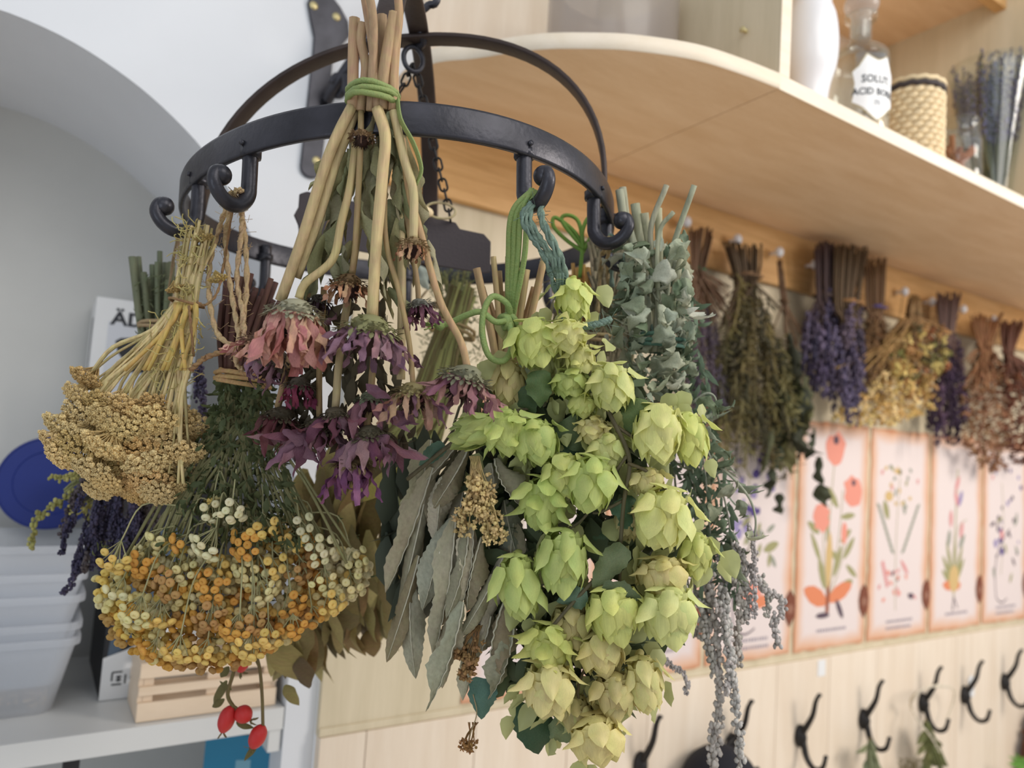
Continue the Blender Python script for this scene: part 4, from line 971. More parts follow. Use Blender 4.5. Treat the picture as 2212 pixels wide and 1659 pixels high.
for x, y in ((380, 622), (440, 512), (470, 600)):
    inst('umbel', UMB[0], yar, frame(P(x, y, .632), DOWN+CR*.4, FACE, px2m(20, .63)), jit(rgb(206, 176, 112), .1))
wrap(yar, 'twine', P(402, 655, .634), px2m(36, .63), V((.25, 0, 1)), 1.3, .0011, M_JUTE, rgb(150, 118, 84), .004)
twine('twine_end', yar, [[P(425, 652, .612), P(445, 658, .61), P(470, 630, .62), P(485, 560, .64), HK['front_left'][0]], [P(408, 660, .612), P(412, 700, .611), P(418, 770, .62)]], .0012, M_JUTE, rgb(150, 118, 84))

# ---------- tansy
random.seed(41)
tan = thing('tansy_bundle', 'bundle of yellow and orange tansy buttons hung on long jute twine', 'herb bundle', P(525, 800, .66))
q = circle_prof([(0, -.62), (.35, -.58), (.72, -.40), (1, .0), (.92, .34), (.66, .54), (.42, .58), (.24, .44), (.08, .24), (0, .22)], 2)
BTN = MB().lathe([(r, -z) for r, z in q], (0, 0, 0), 12).mesh('flower_button', [M_BUTTON])   # dimpled face on local -Z
LOW = MB().lathe([(0, .55), (.8, .38), (1, 0), (.72, -.50), (.42, -.56), (.15, -.28), (0, -.26)], (0, 0, 0), 9)
main = [(205,1250),(258,1205),(330,1165),(400,1180),(440,1200),(500,1205),(540,1150),(600,1118),(662,1128),(705,1190),(760,1182),(800,1212),(795,1262),(740,1312),(690,1342),(640,1376),(590,1402),(520,1440),(430,1458),(330,1432),(240,1382),(213,1310)]
top = [(428,1092),(470,1072),(532,1100),(526,1142),(470,1152)]; mid = [(345,1150),(400,1150),(400,1210),(350,1200)]
TC = [rgb(228, 214, 156), rgb(228, 194, 112), rgb(214, 158, 78), rgb(188, 146, 92), rgb(228, 220, 178)]
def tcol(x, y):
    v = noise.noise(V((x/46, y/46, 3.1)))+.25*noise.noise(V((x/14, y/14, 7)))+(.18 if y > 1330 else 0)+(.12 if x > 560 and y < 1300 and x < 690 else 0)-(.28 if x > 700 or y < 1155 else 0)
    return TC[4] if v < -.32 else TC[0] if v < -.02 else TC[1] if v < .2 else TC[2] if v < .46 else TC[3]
cl = [(x, y, rnd(26, 42), 7) for x, y in fill(main, 33, 50)]+[(452, 1112, 26, 7), (502, 1116, 30, 9), (375, 1180, 26, 7), (655, 1140, 28, 7)]
bud = []; apx = []
for cx_, cy_, cr, n in cl:
    ax0 = (FACE*rnd(.6, 1.2)+DOWN*(.25+max(0, (cy_-1230)/240))+CR*((cx_-480)/420)+rv(.45)).normalized(); d0 = .624+.03*max(0, (cx_-480)/300)+rnd(-.012, .012)
    X = ax0.orthogonal().normalized(); Y = ax0.cross(X); c = P(cx_, cy_, d0); c0 = tcol(cx_, cy_); R_ = px2m(cr, d0); nn = max(5, int(n*(cr/34)**2*1.25)); ap = c-ax0*R_*1.1+V((0, 0, R_*.6)); apx.append((c, ap))
    for k_ in range(nn):
        rr = math.sqrt((k_+.5)/nn)*R_; an = 2.4*k_+rnd(-.25, .25); p = c+X*rr*math.cos(an)+Y*rr*math.sin(an)-ax0*rr*rr/R_*.45+rv(.0008); bud.append((p, (ax0+(p-c)*(.5/R_)+rv(.2)).normalized(), c0, ap))
for x, y in ((628,1388),(648,1382),(676,1378),(652,1402),(666,1418),(692,1408),(704,1424),(676,1438)): bud.append((P(x, y, .64), DOWN+FACE*.4+rv(.3), TC[4] if y < 1415 else TC[1], P(664, 1360, .645)))
bud = bud[:298]
for p, ax, c0, ap in bud:
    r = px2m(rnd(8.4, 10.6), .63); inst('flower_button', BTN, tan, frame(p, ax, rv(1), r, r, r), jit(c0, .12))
pts = [proj(p)[:2] for p, _, _, _ in bud]
mbs = {}
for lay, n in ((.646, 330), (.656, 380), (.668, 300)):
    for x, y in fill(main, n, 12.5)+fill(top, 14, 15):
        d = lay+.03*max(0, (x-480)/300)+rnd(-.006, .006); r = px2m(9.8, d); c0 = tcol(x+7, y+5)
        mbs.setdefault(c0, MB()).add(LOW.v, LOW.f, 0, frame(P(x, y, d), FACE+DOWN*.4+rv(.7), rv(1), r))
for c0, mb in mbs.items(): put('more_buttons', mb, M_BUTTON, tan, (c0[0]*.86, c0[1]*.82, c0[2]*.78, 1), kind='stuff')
m = MB()
for p, ax, c0, ap in bud: m.tube(sp([ap, ap.lerp(p-ax*.004, .6)+rv(.001), p-ax*.003], 3), .0005, 4, caps=False)
for c, ap in apx: m.tube(sp([ap, ap+V((0, 0, .02))+(P(520, 1000, .65)-ap)*.15, ap+(P(520, 1000, .65)-ap)*.45], 4), .0008, 4, caps=False)
put('stalk_sheaf', m, M_STEM, tan, rgb(164, 160, 118), kind='stuff'); ls = []
ls = []
for i in range(46):
    x = rnd(250, 760); y = 1130+rnd(0, 80)+(40 if x < 330 or x > 700 else 0); u = rnd(-1, 1); d = .655
    ls.append([(525+36*u, 830, d), (522+44*u+(x-525)*.12, 910, d), (522+(x-522)*.6, 1040, d-.01), (x, y, d-.008)])
sheaf(tan, 'stem_sheaf', ls, 3.0, rgb(128, 124, 86))
m = MB()
for i in range(1500):
    y = rnd(805, 1180); f = (y-805)/375; hw = 48+105*f; x = 527+rnd(-1, 1)*hw-25*f; d = .645+rnd(-.018, .03)
    confetti(m, P(x, y, d), DOWN+rv(.9)+CR*(x-527)/160, px2m(rnd(16, 36), d), 1.1, SM2 if i % 3 else SM)
for x, y in pts[::3]:
    for _ in range(3): confetti(m, P(x+rnd(-20, 20), y-rnd(10, 60), .652+.03*max(0, (x-480)/300)), DOWN+rv(.9), px2m(rnd(14, 26), .65), 1, SM2)
put('foliage', m, M_LEAF, tan, rgb(84, 92, 60), kind='stuff')
for i in range(20):
    x = 468+i*7.2+rnd(-4, 4); ty = 600+abs(x-545)*.25+rnd(-14, 40); stem(tan, [(505+(x-530)*.45, 800, .662+.012*(i % 3)), (515+(x-530)*.7, 720, .662+.012*(i % 3)), (x+8, ty, .665+.014*(i % 3))], rnd(5, 8), rgb(98, 70, 62), 6)
wrap(tan, 'twine_wrap', P(525, 822, .648), px2m(56, .65), V((.12, 0, 1)), 3.3, .0021, M_JUTE, rgb(186, 152, 106), .0032)
wrap(tan, 'knot', P(522, 752, .615), .0052, V((1, .1, -.2)), 3.5, .0021, M_JUTE, rgb(178, 144, 104), .0022)
hc = HK['front_left'][0]; j0 = rgb(202, 174, 134)
for pts_ in ([P(512, 752, .617), P(470, 720, .625), P(452, 640, .635), P(455, 560, .645), P(478, 480, .65), hc+V((-.003, 0, .004))], [P(520, 745, .615), P(508, 680, .63), P(492, 580, .642), P(488, 500, .65), hc+V((.0, -.002, .006))],
             [P(528, 745, .615), P(525, 680, .63), P(512, 600, .645), P(522, 500, .65), P(522, 455, .648), hc+V((.003, 0, .008))], [P(524, 800, .61), P(510, 770, .612), P(532, 640, .64), P(530, 520, .652), P(520, 450, .65), hc+V((.005, 0, .007))]):
    twine('jute_strand', tan, [pts_], .0024, M_JUTE, jit(j0, .06), 2, 1.0)
twine('twine_tail', tan, [[P(520, 755, .612), P(480, 760, .61), P(440, 775, .612), P(412, 800, .615)], [P(525, 752, .61), P(548, 762, .608), P(572, 758, .61)], [P(530, 760, .61), P(560, 800, .612), P(578, 830, .62)]], .0024, M_JUTE, rgb(160, 126, 90), 2, .3)

# ---------- hops
random.seed(51)
hop = thing('hop_bundle', 'hanging garland of pale green hop cones tied with teal twine', 'herb bundle', P(1225, 640, .61))
HB = [rgb(226, 226, 152), rgb(216, 220, 136), rgb(204, 214, 132), rgb(228, 216, 152), rgb(208, 196, 138)]
def cone_core(seed):
    r = random.Random(seed); m = MB(); m.ball((0, 0, -.48), (.20, .20, .42), 1)
    t = sheet(5, 4, bract_w(.34), 1.2, .4, .1, 0, 0, .02, seed)
    for k in range(38):
        th = 2.4*k; z = -.04-.60*(k/38); o = V((math.cos(th), math.sin(th), 0)); rad = .34*math.sin(PI*min(.95, .22+.62*k/38))
        m.add(t.v, t.f, 0, frame(o*rad*.78+V((0, 0, z)), (DOWN+o*r.uniform(0, .42)), o+V((r.uniform(-.3, .3), r.uniform(-.3, .3), 0)), .46, .46, r.uniform(.36, .46)))
    for k in range(5):
        th = 1.25*k; o = V((math.cos(th), math.sin(th), 0)); m.add(t.v, t.f, 0, frame(V((0, 0, .01))+o*.02, o*.8+V((0, 0, r.uniform(-.5, .4))), V((0, 0, 1)), .28, .28, .32))
    return m.mesh('cone_core', [M_BRACT])
CORES = [cone_core(i) for i in range(3)]
def hop_cone(x0, y0, x1, y1, wpx, d, ci, spread=.32, label=None, nb=9):
    """x0,y0 stalk end, x1,y1 tip"""
    a, b = P(x0, y0, d), P(x1, y1, d-.004); A = (b-a); L = A.length; A.normalize(); R = px2m(wpx, d)/2
    M = frame(a, A, FACE+rv(.3), R*2/.82, R*2/.82, L)
    col = jit(HB[ci], .06)
    c = inst('hop_cone', random.choice(CORES), hop, M, col, label); WMc = WM[c.name]
    X = A.cross(FACE).normalized(); Y = X.cross(A).normalized()      # Y about towards the viewer
    if Y.dot(FACE) < 0: Y = -Y
    for k in range(nb):
        u = k/(nb-1); th = 2.4*k+rnd(-.25, .25); th = math.pi*.5+((th+PI) % (2*PI)-PI)*.62
        o = X*math.cos(th)+Y*math.sin(th)
        rad = R*(.45+.5*math.sin(PI*min(1, .22+.62*u))); p = a+A*L*(.02+.50*u)+o*rad*.72
        fl = spread*(1.7-1.4*u)*rnd(.6, 1.4); dd = (A+o*fl).normalized(); ll = L*rnd(.44, .58)*(1-.14*u)
        inst('bract', random.choice(T_BRACTF if (u < .3 or spread > .75) else T_BRACT), c, frame(p, dd, o+rv(.2), R*1.02, R*1.1, ll), jit(col, .06))
cones = [(1232,604,1246,700,84,.598,1,.5),(1222,690,1228,765,96,.592,0,1.5),(1150,690,1165,800,120,.60,1,.5),(1246,742,1262,812,74,.602,0,1.1),(1100,780,1092,890,84,.615,4,.25),(1232,800,1234,862,92,.605,2,.6),
 (1318,785,1322,895,112,.592,0,.5),(1262,850,1258,905,70,.605,1,.6),(1283,900,1278,965,80,.604,3,.9),(1075,915,972,950,84,.592,2,.35),(1085,882,1098,985,110,.594,2,1.3),(1150,905,1166,1005,112,.594,2,.45),(1205,980,1232,1080,108,.596,1,.5),
 (1418,872,1424,1000,124,.59,0,.35),(1480,890,1500,1010,92,.605,1,.4),(1305,935,1318,1020,98,.604,0,.6),(1285,985,1262,1112,122,.588,2,.5),(1395,1010,1400,1075,84,.60,3,.6),(1440,1050,1412,1192,142,.586,0,.5),(1180,1030,1160,1150,118,.60,2,.8),
 (1218,1140,1212,1290,124,.588,2,.4),(1112,1195,1128,1345,108,.590,2,.55),(1505,1150,1500,1252,78,.606,1,.4),(1425,1200,1432,1290,120,.596,3,.5),(1438,1262,1446,1398,142,.586,0,.28),(1318,1262,1334,1392,136,.588,1,.22),(1230,1300,1240,1400,100,.604,4,.3),
 (1195,1345,1172,1450,120,.594,1,.8),(1186,1425,1182,1556,126,.586,3,.35),(1290,1360,1308,1462,112,.598,3,.3),(1325,1450,1330,1555,104,.598,4,.4),(1380,1415,1402,1545,96,.600,3,.4),(1282,1545,1300,1652,128,.590,3,.4),(1240,1500,1258,1590,80,.61,4,.4),(1360,1090,1350,1170,70,.615,4,.4),(1165,1490,1150,1530,60,.61,4,.4)]
for i, q in enumerate(cones):
    hop_cone(*q[:4], q[4]*1.2, q[5], q[6], q[7], None, 9 if q[4] > 100 else 8 if q[4] > 75 else 7)
m = MB()
for i in range(560):
    y = rnd(790, 1480); f = (y-760)/720; x = 1230+rnd(-1, 1)*(110+130*math.sin(PI*f)); confetti(m, P(x, y, .635+rnd(-.012, .02)), DOWN+rv(.8), px2m(rnd(50, 100), .63), 1.7, SM)
put('inner_leaves', m, M_LEAF, hop, rgb(92, 104, 76), kind='stuff')
m = MB(); tb = sheet(5, 3, bract_w(.34), 1.2, .2, .2, .3, 0, 0, 77)
for i in range(300):
    x, y = random.choice(cones)[:2]; x += rnd(-70, 70); y += rnd(-30, 110); confetti(m, P(x, y, .612+rnd(-.008, .014)), DOWN+rv(.7), px2m(rnd(40, 62), .61), 1.1, tb)
put('loose_bracts', m, M_BRACT, hop, rgb(196, 198, 138), kind='stuff')
VN = rgb(92, 84, 62)
for pts, r in (([(1205,640,.615),(1222,700,.61),(1250,770,.605),(1290,830,.60),(1320,900,.595),(1352,965,.59),(1360,1010,.59),(1348,1080,.59),(1340,1180,.592)], 6), ([(1340,1180,.592),(1290,1245,.588),(1230,1310,.585),(1180,1370,.588)], 5), ([(1354,985,.59),(1300,1060,.595),(1260,1120,.6),(1215,1150,.595)], 4), ([(1356,1000,.588),(1400,1020,.588),(1440,1060,.588)], 4),
               ([(1340,1180,.595),(1330,1300,.60),(1250,1480,.605),(1275,1550,.60)], 4), ([(1225,700,.612),(1235,800,.612)], 4), ([(1330,920,.594),(1390,960,.592),(1420,990,.596)], 4), ([(1348,1080,.592),(1300,1105,.59),(1280,1108,.59)], 4), ([(880,1035,.62),(960,970,.605),(1010,935,.60),(1080,900,.60),(1150,880,.61)], 5)):
    stem(hop, pts, r, VN, 6, .8, 'vine')
for a, b, w, d, c in (((1165,800),(1172,885),66,.592,(92,112,70)), ((1380,860),(1365,950),70,.59,(88,106,64)), ((1220,905),(1270,985),90,.605,(98,114,80)), ((1350,1180),(1270,1275),66,.58,(112,124,88)), ((1300,1270),(1390,1310),60,.578,(96,108,80)), ((1270,1290),(1200,1305),50,.585,(96,120,100)), ((1345,1075),(1385,1150),76,.60,(96,126,96)),
                    ((1150,1520),(1165,1655),96,.612,(66,88,62)), ((1190,1560),(1250,1610),60,.615,(120,132,96)), ((1260,1590),(1270,1640),60,.615,(128,160,128)), ((1045,1465),(1030,1570),70,.62,(92,124,112)), ((1120,840),(1150,900),60,.605,(90,112,80)), ((960,960),(900,1010),40,.61,(84,110,92)), ((1240,960),(1230,1010),60,.61,(78,104,78)), ((1310,1150),(1290,1220),56,.61,(88,108,80)), ((1400,1450),(1420,1500),50,.61,(110,116,86))):
    pl(hop, 'leaf', random.choice(T_HEART), P(*a, d), P(*b, d-.004), px2m(w, d), .42, jit(rgb(*c), .08), rnd(-.5, .5))
hr = HK['front_right'][0]; TEAL = rgb(124, 144, 130)
for a, b, c in ((1128, 1178, 1206), (1136, 1190, 1216), (1145, 1196, 1222), (1168, 1205, 1226), (1172, 1214, 1232)):
    twine('teal_twine', hop, [[hr+V((.006, -.006, .006)), P(a, 470, .575), P(b, 560, .585), P(c, 650, .605)]], .0024, M_JUTE, jit(TEAL, .06), 2, .5)
twine('twine_tail', hop, [[P(1215, 690, .60), P(1255, 705, .59), P(1290, 700, .585), P(1320, 690, .585)]], .003, M_JUTE, TEAL, 3, 1.2)

# ---------- large grey leaves (with green cord)
random.seed(61)
gry = thing('grey_leaf_bundle', 'bundle of large grey dried leaves on cut straw stems, hung by green cord', 'herb bundle', P(1100, 720, .65))
GL = [rgb(170, 162, 136), rgb(154, 148, 124), rgb(184, 178, 154), rgb(148, 136, 108), rgb(160, 160, 138)]
BIGL = [((935,1010),(835,1300),90,.63),((920,1060),(850,1420),100,.632),((960,1030),(930,1180),80,.622),((1010,970),(945,1110),96,.612),((975,1120),(900,1330),96,.612),((985,1110),(945,1440),86,.606),((1010,1150),(985,1350),78,.602),((1020,1130),(1010,1330),80,.606),((1040,1160),(1000,1330),84,.604),((1000,1300),(935,1560),86,.604),((985,1330),(945,1500),80,.61),((1070,1240),(1000,1390),84,.606),((1090,1200),(1010,1400),76,.612),((1090,1300),(1040,1490),110,.612),((1110,1350),(1070,1530),90,.615),((1060,1330),(1010,1500),84,.62),((1070,990),(1110,1110),96,.606),((1060,1000),(1070,1160),80,.61),((905,1200),(840,1450),80,.625),((890,1260),(880,1480),76,.63),((930,950),(880,1150),74,.632),((1000,940),(900,1080),70,.63),((1030,1350),(1000,1530),70,.625),((960,1250),(905,1400),90,.615),((1090,1080),(1120,1260),90,.63),((1110,1130),(1090,1330),90,.632),((1000,1050),(960,1260),90,.635),((1040,1050),(1060,1280),90,.638)]
for i, (a, b, w, d) in enumerate(BIGL):
    lf_ = pl(gry, 'leaf', T_BROAD[i % 5], P(*a, d), P(*b, d-.006+rnd(-.006, .006)), px2m(w*.9, d), .19, jit(GL[i % 5], .1), rnd(-.8, .8)); inst('midrib', T_RIB[i % 5], lf_, WM[lf_.name], rgb(204, 200, 178))
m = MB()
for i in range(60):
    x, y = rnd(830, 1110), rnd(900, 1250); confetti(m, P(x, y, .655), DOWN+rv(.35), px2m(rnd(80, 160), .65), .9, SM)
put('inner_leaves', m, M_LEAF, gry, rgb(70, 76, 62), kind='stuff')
for i in range(13):
    x = 1045+i*9.5+rnd(-3, 3); ty = 548+rnd(0, 50)+(i % 3)*30; k_ = (x-1100)
    stem(gry, [(1092+k_*.3, 800, .655+.008*(i % 3)), (1098+k_*.65, 720, .65+.008*(i % 3)), (x+k_*.25, ty, .648+.01*(i % 3))], rnd(6, 10), rgb(180, 154, 112), 7)
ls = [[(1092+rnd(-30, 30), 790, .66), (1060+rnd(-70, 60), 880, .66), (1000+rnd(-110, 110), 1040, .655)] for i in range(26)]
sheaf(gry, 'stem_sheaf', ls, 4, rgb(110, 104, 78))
gc = rgb(144, 164, 100)
for x, s_ in ((1098, 0), (1108, .002), (1118, -.001), (1132, .003)):
    put('cord', MB().tube(sp([hr+V((-.004+s_, -.004, .006)), P(x+8, 460, .585), P(x, 560, .60), P(1100+(x-1110)*.3, 690, .625)], 8), .0024, 8), M_CORD, gry, jit(gc, .06))
put('cord_loop', MB().tube(S3([(1102,700,.618),(1098,660,.605),(1066,640,.60),(1046,670,.598),(1042,720,.597),(1056,768,.597),(1085,780,.598),(1104,755,.602),(1102,705,.606),(1092,690,.61)], 6), .0026, 8), M_CORD, gry, gc)
put('cord_tail', MB().tube(S3([(1098,692,.608),(1070,695,.60),(1040,674,.60),(1010,680,.603),(975,696,.607),(950,704,.608)], 6), .0026, 8).ball(P(950, 703, .607), .0045, 1), M_CORD, gry, gc)
m = MB()
for i in range(14): m.tube([P(944, 704, .607), P(944, 704, .607)+(-CR+rv(.6))*.008], .0006, 4)
put('cord_fray', m, M_CORD, gry, rgb(158, 186, 104), kind='stuff')
wrap(gry, 'knot', P(1096, 694, .612), .005, V((1, 0, .4)), 2.6, .0026, M_CORD, gc, .0036)
wrap(gry, 'cord_wrap', P(1094, 800, .655), px2m(36, .65), V((0, 0, 1)), 2, .0024, M_CORD, gc, .004)
DR = rgb(206, 180, 126)
def seedhead(parent, pts, stalk, d, col, nm='seed_cluster'):
    m = MB()
    for x, y, r in pts:
        c = P(x, y, d+rnd(-.01, .01)); q = px2m(r, d)
        m.tube([P(stalk[0]+rnd(-12, 12), stalk[1], d+.006), P((x+stalk[0])/2+rnd(-8, 8), (y+stalk[1])/2, d+.004), c], .0005, 4)
        for j in range(11):
            v = rv(1).normalized(); p = c+v*q; m.ball(p, q*rnd(.28, .45), 0)
            confetti(m, p, v+rv(.5), q*.7, 1.6)
    return put(nm, m, M_BUD, parent, col)
pts = [(1030+rnd(-50, 60)*(.35+.65*(y-1030)/130), y, rnd(9, 14)) for y in [1035+i*3.2 for i in range(42)]]
seedhead(gry, pts, (1025, 985), .592, DR)
seedhead(gry, [(1012+rnd(-20, 20), 1395+i*5, 12) for i in range(14)], (1030, 1350), .61, rgb(150, 116, 76), 'seed_cluster')
seedhead(gry, [(1012+rnd(-14, 14), 1610+rnd(-8, 8), 8) for i in range(8)], (1022, 1560), .62, rgb(150, 110, 66), 'dropped_cluster')
stem(gry, [(1022, 1500, .62), (1030, 1540, .62), (1018, 1580, .62), (1012, 1604, .62)], 1.2, rgb(160, 140, 104), 5)

# ---------- olive willow-leaf bundle behind
random.seed(71)
oli = thing('olive_leaf_bundle', 'large bundle of narrow olive-brown leaves hanging from the back of the ring', 'herb bundle', P(930, 760, .84))
OC = [rgb(150, 138, 92), rgb(128, 116, 76), rgb(168, 154, 104), rgb(102, 92, 64), rgb(142, 118, 78)]
reg = [(650,1010),(700,960),(800,950),(880,960),(900,1100),(860,1250),(840,1400),(800,1420),(740,1430),(690,1460),(640,1480),(580,1470),(590,1400),(640,1300),(660,1150)]
for i, (x, y) in enumerate(fill(reg, 95, 24)):
    L = rnd(130, 210); lean = (x-790)/900+rnd(-.25, .2); d = .80+rnd(-.04, .05)
    y2 = min(y+L, 1500 if x < 690 else 1450 if x < 760 else 1425)
    pl(oli, 'leaf', random.choice(T_WILLOW), P(x, y2-L, d), P(x+lean*L*.7, y2, d), px2m(rnd(44, 66), d), .10, jit(random.choice(OC), .15), rnd(-1, 1))
for a, b, w, d, c in (((870,1010),(772,1083),40,.70,(176,164,92)), ((865,1060),(870,1210),62,.72,(150,150,106)), ((1090-180,960),(905,1010),30,.74,(170,168,110)), ((660,1020),(650,1150),56,.78,(126,112,66)), ((620,1390),(600,1500),90,.76,(160,146,92)), ((650,1420),(640,1500),56,.76,(110,92,66)), ((615,1480),(635,1520),30,.77,(150,140,90)), ((880,900),(890,990),34,.74,(170,172,120)), ((800,1360),(795,1425),46,.82,(128,106,66))):
    pl(oli, 'leaf', random.choice(T_WILLOW), P(*a, d), P(*b, d-.01), px2m(w, d), .10, jit(rgb(*c), .06), rnd(-.3, .3))
ls = []
for i in range(60):
    u = rnd(-1, 1); ls.append([(1000+26*u+rnd(-8, 8), 640+rnd(-30, 20), .87), (958+36*u, 760, .86), (920+60*u, 880, .85), (800+120*u, rnd(1000, 1150), .83)])
sheaf(oli, 'stem_sheaf', ls[:36], 4.5, rgb(150, 150, 92)); sheaf(oli, 'stem_sheaf', ls[36:], 5, rgb(108, 98, 62))
wrap(oli, 'tie', P(975, 715, .865), px2m(52, .865), V((.3, 0, 1)), 2, .002, M_JUTE, rgb(160, 140, 100), .004)
twine('jute_strand', oli, [[P(975, 712, .85), P(940, 660, .89), HK['back'][0]]], .002, M_JUTE, rgb(160, 136, 100))
# fine green herb beside it
fin = thing('fine_green_bundle', 'bundle of feathery grey-green herb stems below the slate sign', 'herb bundle', P(970, 640, .93))
m = MB()
for i in range(500):
    y = rnd(575, 800); x = 975+rnd(-1, 1)*(35+.2*(y-575)); confetti(m, P(x, y, .93+rnd(-.02, .03)), rv(1)+V((0, 0, .4)), px2m(rnd(20, 36), .93), .5, SM2)
put('foliage', m, M_LEAF, fin, rgb(112, 116, 78), kind='stuff')
sheaf(fin, 'stem_sheaf', [[(975+rnd(-30, 30), 800, .94), (975+rnd(-36, 36), 580+rnd(0, 40), .94)] for _ in range(24)], 3, rgb(120, 116, 74))
pl(fin, 'pale_leaf', T_BROAD[0], P(905, 575, .90), P(925, 625, .90), px2m(40, .9), .19, rgb(190, 200, 190))
twine('jute_strand', fin, [[P(975, 640, .94), P(950, 600, .95), HK['back'][0]+V((.004, 0, 0))]], .0015, M_JUTE, rgb(160, 136, 100))
wrap(fin, 'tie', P(975, 660, .935), px2m(40, .93), V((0, 0, 1)), 2, .0015, M_JUTE, rgb(160, 136, 100))

# ---------- straw bundle under the right side of the ring
random.seed(81)
hl = HK['right'][0]
stw = thing('straw_bundle', 'bundle of golden straw and silvery stems with a green bow, right rear of the ring', 'herb bundle', P(1280, 720, .80))
for i in range(26):
    x = 1205+i*5.2+rnd(-3, 3); y = 565+rnd(0, 34); k_ = x-1270
    stem(stw, [(1270+k_*.55, 860, .81), (1268+k_*.7, 730, .80+.01*(i % 3)), (x, y, .795+.012*(i % 3))], rnd(4, 6.5), rgb(196, 154, 90) if x < 1300 else rgb(160, 140, 106), 6)
ls = [[(1270+rnd(-60, 95), rnd(900, 1060), .81), (1300+rnd(-40, 60), 780, .80), (1305+rnd(-36, 70), rnd(500, 640), .785)] for _ in range(80)]
sheaf(stw, 'stem_sheaf', ls[:40], 4, rgb(150, 138, 112)); sheaf(stw, 'stem_sheaf', ls[40:], 4, rgb(112, 104, 82))
m = MB()
for i in range(420): x, y = rnd(1190, 1390), rnd(600, 1050); confetti(m, P(x, y, .80+rnd(-.02, .04)), DOWN+rv(.8), px2m(rnd(24, 60), .8), .7, SM2)
put('foliage', m, M_LEAF, stw, rgb(128, 124, 92), kind='stuff')
for pts in ([(1262,540,.79),(1240,500,.80),(1200,470,.80),(1196,490,.80),(1225,520,.80),(1262,545,.79)], [(1262,540,.79),(1250,480,.80),(1225,465,.80),(1215,480,.80),(1262,540,.79)], [(1258,540,.79),(1252,600,.79)], [(1262,540,.79),(1285,490,.79),(1272,470,.79),(1258,500,.79),(1260,540,.79)]):
    put('green_cord', MB().tube(S3(pts, 6), .0022, 7), M_CORD, stw, rgb(116, 150, 66))
twine('twine_strand', stw, [[hl, P(1300, 560, .76), P(1290, 680, .785)], [hl+V((.003, 0, 0)), P(1312, 580, .765), P(1330, 700, .79)]], .0026, M_JUTE, rgb(176, 156, 116), 2, .5)
twine('teal_strand', stw, [[hl+V((.004, 0, .002)), P(1318, 520, .75), P(1322, 620, .77)]], .0026, M_JUTE, TEAL, 2, .5)
wrap(stw, 'tie', P(1276, 735, .80), px2m(60, .80), V((0, 0, 1)), 2, .002, M_JUTE, rgb(176, 156, 116))

# ---------- mint / catnip on the right
random.seed(91)
mnt = thing('mint_bundle', 'bundle of curled silvery-green mint with long grey flower spikes', 'herb bundle', P(1420, 700, .70))
MC = [rgb(172, 176, 152), rgb(142, 150, 126), rgb(190, 194, 174), rgb(116, 128, 102)]
for pts, r in (([(1425,760,.69),(1440,640,.69),(1452,540,.68),(1500,400,.665)], 6), ([(1415,760,.69),(1420,620,.69),(1405,500,.68),(1440,400,.675)], 6), ([(1400,760,.70),(1385,600,.69),(1350,470,.68)], 10), ([(1405,760,.70),(1392,600,.695),(1372,440,.69)], 10), ([(1412,760,.70),(1405,600,.70),(1392,460,.69)], 9), ([(1425,760,.70),(1425,600,.70),(1422,450,.70)], 8),
               ([(1430,760,.69),(1420,600,.68),(1425,500,.68),(1455,458,.67)], 5), ([(1395,740,.71),(1360,560,.71),(1338,410,.71)], 9), ([(1400,740,.71),(1365,560,.72),(1345,405,.72)], 8), ([(1440,760,.69),(1455,640,.68),(1470,560,.68)], 7)):
    stem(mnt, pts, r, rgb(160, 160, 134), 8)
reg = [(1345,530),(1400,510),(1465,510),(1490,570),(1495,700),(1490,800),(1450,860),(1400,850),(1350,780),(1330,620)]
for i, (x, y) in enumerate(fill(reg, 112, 16)):
    d = .68+rnd(-.02, .04); L = rnd(46, 88); an = rnd(-1.2, 1.2); pl(mnt, 'leaf', random.choice(T_CURLY), P(x, y, d), P(x+L*math.sin(an), y+L*math.cos(an)*(1 if random.random() < .75 else -.6), d-rnd(0, .02)), px2m(rnd(28, 52), d), .30, jit(random.choice(MC), .15), rnd(-1.4, 1.4))
for x, y in ((1485,840),(1510,860),(1520,900),(1540,870),(1500,940),(1530,960),(1545,1000),(1520,1030),(1555,1060),(1590,1040),(1600,1080),(1560,1120),(1610,1150),(1580,1180),(1530,1090),(1540,1160),(1505,1000),(1510,1110),(1570,990),(1550,1230),(1600,1220),(1525,1220),(1490,890),(1530,920),(1570,1150),(1620,1190)):
    d = .69+rnd(-.02, .02); L = rnd(44, 84); an = rnd(-1, 1.2); pl(mnt, 'leaf', random.choice(T_CURLY), P(x, y, d), P(x+L*math.sin(an), y+L*math.cos(an)*.8, d-rnd(0, .02)), px2m(rnd(34, 56), d), .30, jit(random.choice(MC[:2]+MC[3:]), .12), rnd(-1.4, 1.4))
for a, b, w in (((1440,560),(1462,690),70), ((1480,600),(1490,720),56), ((1400,540),(1372,600),54), ((1370,560),(1330,600),50), ((1455,520),(1500,560),50), ((1430,700),(1450,800),64), ((1390,640),(1380,740),60), ((1465,760),(1480,850),50)):
    pl(mnt, 'leaf', random.choice(T_CURLY), P(*a, .662), P(*b, .655), px2m(w, .66), .30, jit(random.choice(MC[:3]), .1), rnd(-.5, .5))
m = MB()
for i in range(700):
    y = rnd(520, 1300); f = (y-520)/780; x = 1415+150*f+rnd(-1, 1)*(65-15*f); confetti(m, P(x, y, .715+rnd(-.02, .02)), DOWN+rv(.8), px2m(rnd(26, 50), .7), 1.3, SM2)
put('foliage', m, M_LEAF, mnt, rgb(104, 122, 100), kind='stuff')
